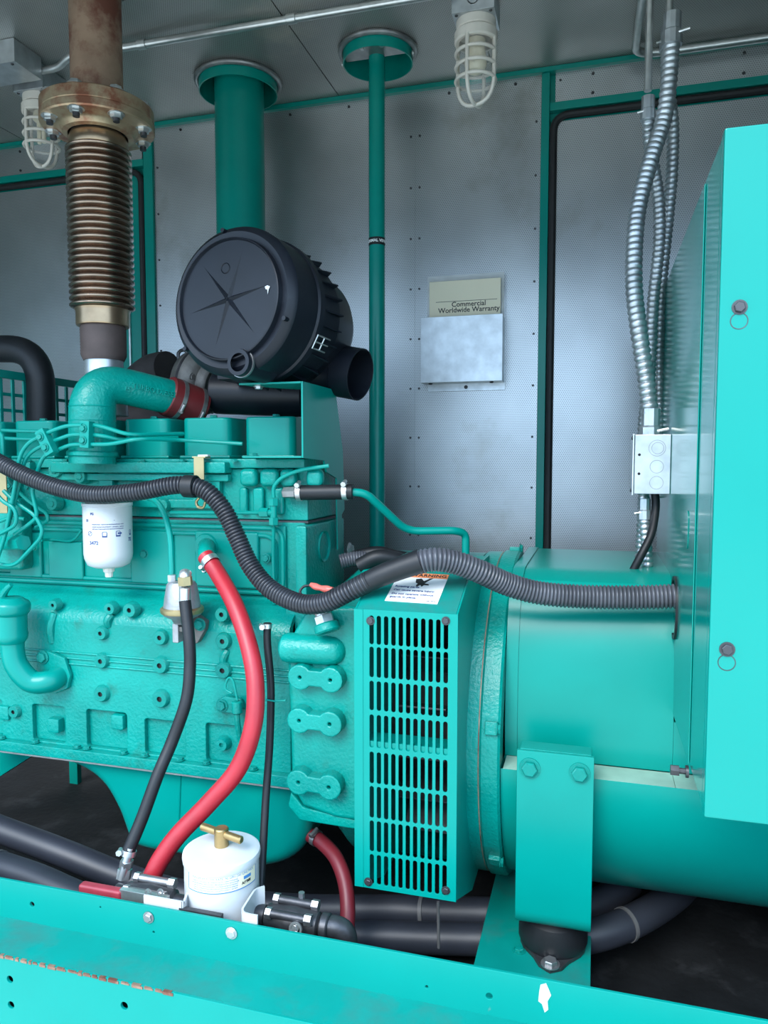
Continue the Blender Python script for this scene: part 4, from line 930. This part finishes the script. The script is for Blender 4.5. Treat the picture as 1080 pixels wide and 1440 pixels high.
# ---------------------------------------------------------------- wiring loom
def loom():
    t = root('wiring_loom', P(560, 840, 1.2), 'black corrugated wiring loom drooping from the engine to the control cabinet', 'wiring loom')
    k = [(-130, 640, 1.44), (-90, 612, 1.40), (-45, 625, 1.34), (0, 651, 1.33), (40, 671, 1.325), (85, 687, 1.32), (130, 695.5, 1.315), (190, 692, 1.315), (240, 683, 1.32), (268, 683, 1.325), (292, 692, 1.325), (315, 718, 1.325), (333, 755, 1.32), (352, 795, 1.31), (380, 828, 1.295), (420, 848, 1.275), (455, 848, 1.26), (490, 832, 1.25), (520, 816, 1.25)]
    p1 = catmull([P(*q) for q in k], 10); O('loom_tube', corr(p1, rp_(13, P(200, 692, 1.315)), .0070, .0036, 16), loomm, t, 70)
    k2 = [(582, 792, 1.26), (610, 787, 1.265), (640, 791, 1.28), (675, 804, 1.30), (715, 822, 1.33), (760, 834, 1.35), (820, 839, 1.365), (890, 840, 1.372), (958, 838, 1.375)]
    p2 = catmull([P(*q) for q in k2], 10); O('loom_tube', corr(p2, rp_(17, P(760, 834, 1.35)), .0068, .0036, 18), loomg, t, 70)
    O('tape_sleeve', tube(catmull([P(498, 828, 1.25), P(530, 812, 1.252), P(560, 800, 1.256), P(592, 789, 1.26)], 6), [rp_(14.5, P(540, 810, 1.25))+.00018*i for i in range(19)], 20), rubber, t)
    a, c = P(256, 684, 1.322), P(282, 685, 1.322); d = (c-a).normalized(); m_ = P(268, 684, 1.322); r = rp_(14.5, m_)
    O('band', lathe([(r-.001, -.013), (r+.002, -.012), (r+.002, .012), (r-.001, .013)], m_, d, 24, closed=True), rubber, t)
    cl = O('clip', tube(catmull([P(280, 700, 1.36), P(276, 706, 1.36), P(279, 713, 1.36), P(286, 713, 1.36), P(289, 705, 1.36)], 5), .003, 8), gold, t)
    s0 = P(280, 648, 1.43); O('strap', box(s0.x-.012, s0.x+.012, 1.428, 1.431, P(280, 690, 1.43).z, 1.106, .0005), gold, t)
    g = P(-3, 690, 1.36); O('tag_strap', box(g.x-.012, g.x+.012, 1.372, 1.376, P(0, 722, 1.37).z, P(0, 655, 1.37).z, .002), gold, t)
    O('strap_top', box(s0.x-.016, s0.x+.016, 1.428, 1.45, 1.106, 1.109, .0005), gold, t)
    O('cable_tie', lathe([(rp_(13.5, P(470, 842, 1.255)), -.002), (rp_(14.5, P(470, 842, 1.255)), 0), (rp_(13.5, P(470, 842, 1.255)), .002)], P(471, 841.5, 1.255), P(490, 832, 1.25)-P(455, 848, 1.26), 18, closed=True), black, t)
    O('crimp', tube(catmull([P(437, 822, 1.30), P(447, 826, 1.295), P(462, 829, 1.29), P(468, 828, 1.288)], 4), [.004, .005, .006, .0065, .006, .005, .006, .007, .007, .006, .005, .004, .004], 10), pinkc, t)
    O('wire', tube(catmull([P(437, 823, 1.30), P(427, 825, 1.30), P(422, 833, 1.295), P(430, 843, 1.285)], 5), .0025, 8), rubber, t)
loom()
t = root('rear_loom', P(500, 790, 1.62), 'tangled black cables behind the bypass pipe on the bell housing', 'cable')
O('loom_tube', corr(catmull([P(478, 790, 1.56), P(495, 786, 1.57), P(515, 785, 1.58)], 8), .017, .006, .002, 14), loomg, t, 70)
O('cable', tube(catmull([P(498, 782, 1.585), P(530, 776, 1.59), P(560, 782, 1.60), P(585, 786, 1.62)], 6), .013, 12), rubber, t)
O('cable', tube(catmull([P(505, 796, 1.54), P(530, 784, 1.545), P(555, 786, 1.56), P(575, 792, 1.58)], 6), .017, 12), rubber, t)
# ================================================================ ALTERNATOR
HC = V((0, 1.66, .553))
def alternator():
    t = root('alternator', (.2, 1.66, .22), 'big teal alternator barrel with bolted ring and smooth upper shell', 'alternator')
    O('barrel', lathe([(0, -.158), (.334, -.158), (.334, 1.3), (0, 1.3)], HC, (1, 0, 0), 96, arc=(R(1.6), R(178.4)), ref=(0, -1, 0)), teal, t)
    O('barrel_end', cyl(HC+V((-.1575, 0, 0)), HC+V((-.150, 0, 0)), .27, 72), teal, t)
    sh = [(1.392, .5445), (1.386, .60), (1.388, .68), (1.396, .745), (1.412, .80), (1.435, .84), (1.465, .869), (1.50, .882), (1.54, .885), (1.86, .885), (1.93, .8), (1.95, .5445)]
    O('upper_shell', yz(sh, -.1545, .139, .0), teal, t, 20)
    O('shell_edge', yz([(a-.003 if i < 7 else a, c+(.003 if 4 < i < 10 else 0)) for i, (a, c) in enumerate(sh)], -.1575, -.1350), teal, t, 20)
    O('ledge', box(-.1545, .139, 1.327, 1.391, .5395, .5435, .001), dustm, t)
    O('shell_foot', yz([(1.392, .5445), (1.386, .60), (1.387, .637), (1.9, .637), (1.9, .5445)], .1395, .22), teal, t); O('ledge', box(.1395, .22, 1.327, 1.391, .5395, .5435, .001), dustm, t)
    O('ring', lathe([(.30, -.236), (.338, -.236), (.343, -.231), (.343, -.196), (.347, -.192), (.347, -.163), (.343, -.1585), (.30, -.1585)], HC, (1, 0, 0), 96, closed=True), cast, t)
    O('ring_seam', lathe([(.3435, -.1985), (.3437, -.1975), (.3435, -.1965)], HC, (1, 0, 0), 96), rust, t)
    for k, a in enumerate((-95, -60, -11, 38, 90, 150, 210)):
        d = V((0, -math.cos(R(a)), -math.sin(R(a)))); p = HC+d*.345+V((-.1745, 0, 0)); O('ring_lug', box(-.011, .011, -.012, .012, -.004, .010, .002), cast, t, M=frame(p, (1, 0, 0), V((1, 0, 0)).cross(-d)))
        inst('bolt', B_teal, t, p+d*.006+V((.011, 0, 0)), (1, 0, 0), .009)
    # adapter behind the guard with its fan in the dark
    O('adapter', lathe([(.334, -.408), (.339, -.404), (.339, -.237), (.334, -.237)], HC, (1, 0, 0), 64, arc=(R(72), R(285)), ref=(0, -1, 0), closed=True), cast, t)
    O('fan_hub', cyl(HC+V((-.405, 0, 0)), HC+V((-.24, 0, 0)), .20, 40), black, t)  # flat black puts the darkness inside the guard into the colour
    for k in range(18):
        a = R(20*k+6); d = V((0, math.cos(a), math.sin(a))); s = V((0, -d.z, d.y)); O('fan_blade', box(-.07, .03, -.002, .002, .19, .285, .001, M=frame(HC+V((-.30, 0, 0)), (1, 0, 0), s)), darksteel, t)
    O('winding', cyl(HC+V((-.262, 0, 0)), HC+V((-.2605, 0, 0)), .31, 40), copper, t)
alternator()
def guard():
    GY = 1.22; x0, x1 = P(498, 855, GY).x, P(645, 868, GY).x+.0; x1 = -.2195; z0, z1 = .344, .843
    t = root('slotted_guard', ((x0+x1)/2, 1.3, z0), 'teal slotted guard box with a warning sticker on its sloped top', 'guard')
    sl = []; c0, c1 = P(524, 900, GY).x, P(627, 900, GY).x; n = 11; pit = (c1-c0)/(n-1)+.0002
    rows = []
    for ya, yb in ((868, 910), (912.5, 957), (961, 1004), (1009, 1057), (1062, 1108), (1111, 1157), (1160, 1205), (1208, 1251)):
        rows.append((P(570, ya, GY).z, P(570, yb, GY).z))
    for za, zb_ in rows:
        for k in range(n):
            cx = c0-.002+pit*k; sl.append(rrect(cx, (za+zb_)/2, .0088, za-zb_, .0043, 3))
    O('front_plate', plate([(x0, z0), (x1, z0), (x1, z1), (x0, z1)], sl, .003, .0006), tealrail, t, M=FR((0, GY+.0015, 0)))
    prof = [(GY+.0035, z0), (GY+.0035, z1), (1.36, .897), (1.60, .897), (1.60, .26), (1.40, .262)]
    O('side_plate', yz(prof, x1-.003, x1), teal, t); O('side_plate', yz(prof, x0, x0+.003), teal, t)
    O('top_plate', yz([(GY+.0035, z1-.003), (GY+.0035, z1), (1.36, .897), (1.58, .897), (1.58, .894), (1.361, .894)], x0+.0035, x1-.0035), tealdust, t)
    O('side_flange', box(x0-.0, x0+.016, GY-.001, GY-.0002, z0, z1), tealrail, t)
    O('mid_stiffener', box(x0+.004, x1-.004, GY+.004, GY+.05, (rows[3][1]+rows[4][0])/2-.002, (rows[3][1]+rows[4][0])/2+.014, .001), teal, t)
    for px, py in ((521, 873), (627, 873), (518, 1240), (627, 1252)):
        p = P(px, py, GY-.0005); inst('bolt', B_dark, t, p, s=rp_(4.6, p))
    # warning sticker
    p0 = V((0, GY+.0035, z1)); u = V((0, 1.36-GY-.0035, .897-z1)).normalized(); nrm = V((1, 0, 0)).cross(u)
    a, b_, c = PPl(541, 845, p0, nrm), PPl(615, 850, p0, nrm), PPl(630, 809, p0, nrm)
    bx = (b_-a); h = (c-b_).length; w_ = bx.length; M_ = frame(a+nrm*.0006, bx, u)
    st = O('warning_sticker', box(0, w_, 0, h, -.0004, .0004), whitep, t, M=M_)
    O('orange_band', box(0, w_, h*.84, h, .0004, .0006), orange, st, M=M_)
    O('lettering', text('WARNING', w_*.13, .0001, bold=.0004, space=1.1), ink, st, M=M_ @ Matrix.Translation((w_*.62, h*.92, .0008)) @ Matrix.Diagonal((1.05, 1, 1, 1)))
    for s_, yy in (('Rotating parts.', .50), ('Can cause severe injury.', .38), ('Do not operate without', .25), ('guards in place.', .14)):
        O('lettering', text(s_, w_*.082, .0001, 'LEFT', bold=.0002), inkb, st, M=M_ @ Matrix.Translation((w_*.06, h*yy, .0007)))
    hand = [(0, .04), (.10, .06), (.17, .0), (.26, .07), (.33, .08), (.24, .0), (.2, -.05), (.28, -.06), (.30, -.09), (.2, -.09), (.17, -.13), (.13, -.09), (.08, -.14), (.05, -.11), (.07, -.06), (.02, -.04)]
    O('pictogram', plate([(q*w_, r_*h*1.5) for q, r_ in hand], [], .0002), ink, st, M=M_ @ Matrix.Translation((w_*.40, h*.72, .0006)))
    O('fine_print', text('98-3872', h*.05, .0001), ink, st, M=M_ @ Matrix.Translation((w_*.87, h*.06, .0007)))
guard()
def foot():
    Y = 1.28; x0, x1 = P(725, 1160, Y).x, P(834, 1160, Y).x; zt_ = .596
    t = root('mounting_foot', ((x0+x1)/2, 1.33, .2), 'teal folded steel foot with two big bolts under the alternator', 'bracket')
    arc = [(1.288+.0+.035-.035*math.cos(R(a)), .306-.035*math.sin(R(a))) for a in range(0, 91, 10)]
    inn = [(1.288+.035-.027*math.cos(R(a)), .306-.027*math.sin(R(a))) for a in range(90, -1, -10)]
    O('plate', yz([(1.288, zt_)]+arc+[(1.42, .271), (1.42, .279)]+inn+[(1.296, zt_)], x0, x1, .0015), teal, t)
    O('top_block', box(x0+.004, x1-.004, 1.2965, 1.335, .52, .597, .002), teal, t)
    for px, py in ((745, 1080), (815, 1087)):
        p = P(px, py, 1.288); inst('bolt', B_teal, t, p, s=rp_(11, p), spin=.2)
    cx, cy = P(776, 1320, 1.34).x, 1.375
    m_ = root('rubber_mount', (cx, cy, .2), 'dark domed rubber mount with bolted diamond plate on the crossbeam', 'mount')
    dia = [(cx+.014*s, cy-.088) for s in (-1, 1)]; dm = []
    for k in range(24):
        a = 2*PI*k/24; rr = .060+.030*max(0, math.cos(2*(a-PI/2)))**3; dm.append((cx+rr*math.cos(a), cy+rr*math.sin(a)))
    O('base_plate', prism(dm, lambda u, v: V((u, v, .2003)), (0, 0, .007), .001), darksteel, m_)
    O('rubber_dome', lathe([(0, .2075), (.060, .2075), (.063, .215), (.063, .235), (.058, .256), (.044, .268), (0, .2705)], (cx, cy, 0), (0, 0, 1), 40), rubber, m_)
    for s in (-1, 1): inst('bolt', B_steel, m_, V((cx, cy+s*.074, .2073)), (0, 0, 1), .0125)
foot()
# ================================================================ CABLES ON THE FLOOR
def fcable(pts, rpx, label, ties):
    t = root('power_cable', V((pts[0].x, pts[0].y, FZ)), label, 'cable', 'grey power cables on the enclosure floor')
    r = rp_(rpx, pts[len(pts)//2]); pth = catmull(pts, 8); O('jacket', tube(pth, r, 22), cablem, t)
    for f in ties:
        i = int(f*(len(pth)-2)); d = pth[i+1]-pth[i]; O('tie', lathe([(r, -.004), (r+.002, -.004), (r+.002, .004), (r, .004)], pth[i], d, 22, closed=True), tie, t)
fcable([V((-2.5, 1.55, .17)), V((-2.0, 1.48, .22)), P(-150, 1128, 1.42), P(-60, 1145, 1.42), P(10, 1170, 1.42), P(90, 1200, 1.42), P(170, 1232, 1.43), P(260, 1258, 1.45), P(400, 1277, 1.48), P(560, 1280, 1.50), P(690, 1284, 1.50), P(790, 1284, 1.52), P(840, 1272, 1.56), P(885, 1240, 1.64)], 19, 'grey power cable running behind its twin under the engine', (.22, .5, .72))
fcable([V((-2.5, 1.42, .13)), V((-2.0, 1.35, .18)), P(-150, 1185, 1.30), P(-50, 1205, 1.28), P(40, 1232, 1.26), P(130, 1270, 1.25), P(250, 1302, 1.30), P(400, 1315, 1.38), P(560, 1318, 1.42), P(690, 1321, 1.43), P(800, 1321, 1.43), P(880, 1300, 1.48), P(950, 1258, 1.62), P(985, 1215, 1.78)], 20.5, 'grey power cable in front of its twin and curving up under the barrel', (.28, .52, .86))
O('slack', tube([P(616, 1268, 1.33), P(617, 1333, 1.335)], .0028, 8), tie, bpy.data.objects['power_cable'])
# ================================================================ WATER SEPARATOR AND VALVES AT THE RAIL
def separator():
    Y = 1.135; c = P(312, 1215, Y); r = rp_(54, c); z = lambda py: P(312, py, Y-r).z
    ztop = P(312, 1192, Y).z
    t = root('water_separator', (c.x, Y, .2), 'white canister fuel water separator with brass T-handle and label', 'filter')
    zl0, zl1 = ztop-.003, ztop-.020
    bodyr = r*.955
    bdy = O('canister', lathe([(0, .2), (bodyr*.9, .2), (bodyr, .21), (bodyr, zl1+.001), (0, zl1+.001)], (c.x, Y, 0), (0, 0, 1), 56), white, t)
    O('lid', lathe([(0, ztop+.004), (.014, ztop+.004), (r*.9, ztop), (r*.985, ztop-.003), (r, ztop-.008), (r*.985, ztop-.016), (r*.96, ztop-.019), (0, ztop-.019)], (c.x, Y, 0), (0, 0, 1), 56), whited, t, 30)
    h = O('t_handle', cyl((c.x, Y, ztop+.002), (c.x, Y, ztop+.036), .0125, 20, bev=.002), brass, t)
    d = V((1, -.28, 0)).normalized(); O('bar', cyl(V((c.x, Y, ztop+.026))-d*.047, V((c.x, Y, ztop+.026))+d*.047, .0068, 14, bev=.002), brass, h)
    # paper label bent round the can
    A0 = math.atan2(-Y, -c.x)+.02; zc_ = P(312, 1246, Y-bodyr).z; hh = .035; ww = bodyr*2.05
    def put(name, me, x, y, m, par, lift=.0003): return O(name, wrap(me, (c.x, Y, zc_+y), bodyr+lift, A0+x/bodyr), m, par)
    def strip(w_, h_, th=.0003):
        bm = bmesh.new(); n = 28; q = [[bm.verts.new((-w_/2+w_*i/n, s*h_/2, th)) for i in range(n+1)] for s in (-1, 1)]
        for i in range(n): bm.faces.new((q[0][i], q[0][i+1], q[1][i+1], q[1][i]))
        return bm2(bm)
    lb = put('label', strip(ww, hh), 0, 0, labelm, bdy)
    for y_ in (-hh/2, hh/2): put('label_border', strip(ww, .0016, .0005), 0, y_, inklb, lb)
    for x_ in (-ww/2, ww/2): put('label_border', strip(.0016, hh, .0005), x_, 0, inklb, lb)
    put('lettering', text('DIESEL FUEL FILTER/WATER SEPARATOR', .0062, .0001), .004, .0122, inklb, lb, .0007)
    put('lettering', text('MAXIMUM FLOW RATE: 90 GPH (341 LPH) MAX.', .0054, .0001), .002, .0068, inklb, lb, .0007)
    for k in range(5):
        random.seed(40+k); put('fine_print', text(''.join(random.choice('enmoarstil ') for _ in range(44)), .0042, .0001), -.014, .002-.0037*k, inklb, lb, .0007)
    put('logo', strip(.016, .0055, .0006), .044, -.001, inklb, lb, .0004)
    put('lettering', text('A19305', .006, .0001, bold=.0004), .042, -.0095, ink, lb, .0007)
    # white strap bracket with feet bolted to the rail
    br = O('strap_bracket', lathe([(bodyr+.001, .0), (bodyr+.004, .0), (bodyr+.004, .045), (bodyr+.001, .045)], (c.x, Y, .285), (0, 0, 1), 40, arc=(A0+.95, A0+2*PI-.95), ref=(1, 0, 0), closed=True), white, t)
    for s, xa_, xb_ in ((-1, 203, 250), (1, 312, 366)):
        a = A0+s*.95; p = V((c.x+(bodyr+.0025)*math.cos(a), Y+(bodyr+.0025)*math.sin(a), 0))
        q = P(xa_ if s < 0 else xb_-4, 1280, 1.06); pth = fillet([p+V((s*.012, .012, 0)), p+V((s*.004, -.012, 0)) if s < 0 else p, V((p.x+s*.006, 1.0605, 0)), V((q.x, 1.0605, 0))], .014, 5)
        bm = bmesh.new(); lo, hi = .300, .366
        for u, v in zip(pth, pth[1:]):
            d_ = (v-u).normalized(); nn = V((-d_.y, d_.x, 0))*.0018
            vs = [bm.verts.new(V((w_.x, w_.y, z_))) for w_, z_ in ((u-nn, lo), (v-nn, lo), (v+nn, lo), (u+nn, lo), (u-nn, hi), (v-nn, hi), (v+nn, hi), (u+nn, hi))]
            for f in ((0, 1, 2, 3), (4, 5, 6, 7), (0, 1, 5, 4), (2, 3, 7, 6), (1, 2, 6, 5), (0, 3, 7, 4)): bm.faces.new([vs[i] for i in f])
        bmesh.ops.remove_doubles(bm, verts=bm.verts, dist=.0008)
        O('foot', bm, white, br)
    O('spacer_bar', box(P(252, 1280, 1.06).x, P(312, 1290, 1.06).x, 1.058, 1.066, .344, .3555, .001), darksteel, t)
separator()
def valve(name, o, label, m, red):
    t = root(name, o-V((0, 0, .05)), label, 'valve', None); x = V((1, 0, 0))
    O('body', lathe([(0, -.07), (.014, -.07), (.014, -.05), (.020, -.046), (.022, -.02), (.024, 0), (.022, .02), (.020, .046), (.014, .05), (.014, .07), (0, .07)], o, x, 20), m, t, 40)
    for dy, dz in ((-.02, .019), (.014, .024), (-.02, -.019), (.014, -.022)):
        a = o+V((0, dy, dz)); k = O('tie_bolt', cyl(a-x*.034, a+x*.034, .0072, 12), steel if red else darksteel, t)
        O('bolt_head', cyl(a+x*.030, a+x*.042, .0095, 6), zinc if red else steel, k); O('bolt_head', cyl(a-x*.040, a-x*.030, .0095, 6), steel, k)
    return t
vo = P(212, 1262, 1.12); t = valve('ball_valve', vo, 'steel ball valve with red sleeved lever beside the separator', darksteel, True)
hd = V((vo.x, 0, 0)); a, c = P(113, 1256, 1.085), P(172, 1262, 1.085)
O('lever_sleeve', box(a.x, c.x, 1.078, 1.096, c.z-.012, c.z+.013, .005, 3), redv, t)
O('lever', box(c.x-.004, P(236, 1268, 1.085).x, 1.082, 1.092, P(200, 1278, 1.085).z, P(200, 1255, 1.085).z, .001), zinc, t)
for px in (209, 226): p = P(px, 1254, 1.080); O('lock_ring', lathe([(.0035, 0), (.0035, .003), (.006, .003), (.006, 0)], p, (0, -1, 0), 14, closed=True), zinc, t)
inst('bolt', B_steel, t, P(208, 1267, 1.081), s=.0062)
vo = P(412, 1294, 1.13); t = valve('ball_valve', vo, 'dark oily ball valve and elbow right of the separator', darksteel, False)
O('nipple', cyl(vo+V((-.105, 0, 0)), vo+V((-.05, 0, 0)), .0165, 16), darksteel, t)
O('elbow', tube(fillet([vo+V((.05, 0, 0)), P(487, 1306, 1.14), P(489, 1380, 1.15)], .03, 7), .0185, 18), darksteel, t)
O('elbow_collar', cyl(vo+V((.052, 0, 0)), vo+V((.066, 0, 0)), .0215, 18, bev=.002), darksteel, t)
O('stem_nut', cyl(P(424, 1276, 1.15), P(424, 1255, 1.15), .0055, 8), steel, t); O('ring_pull', lathe([(.008, 0), (.008, .003), (.0115, .003), (.0115, 0)], P(416, 1306, 1.10), (0, -1, .2), 18, closed=True), zinc, t)
inst('bolt', B_zinc, t, P(414, 1304, 1.103), (0, -1, .2), .006)
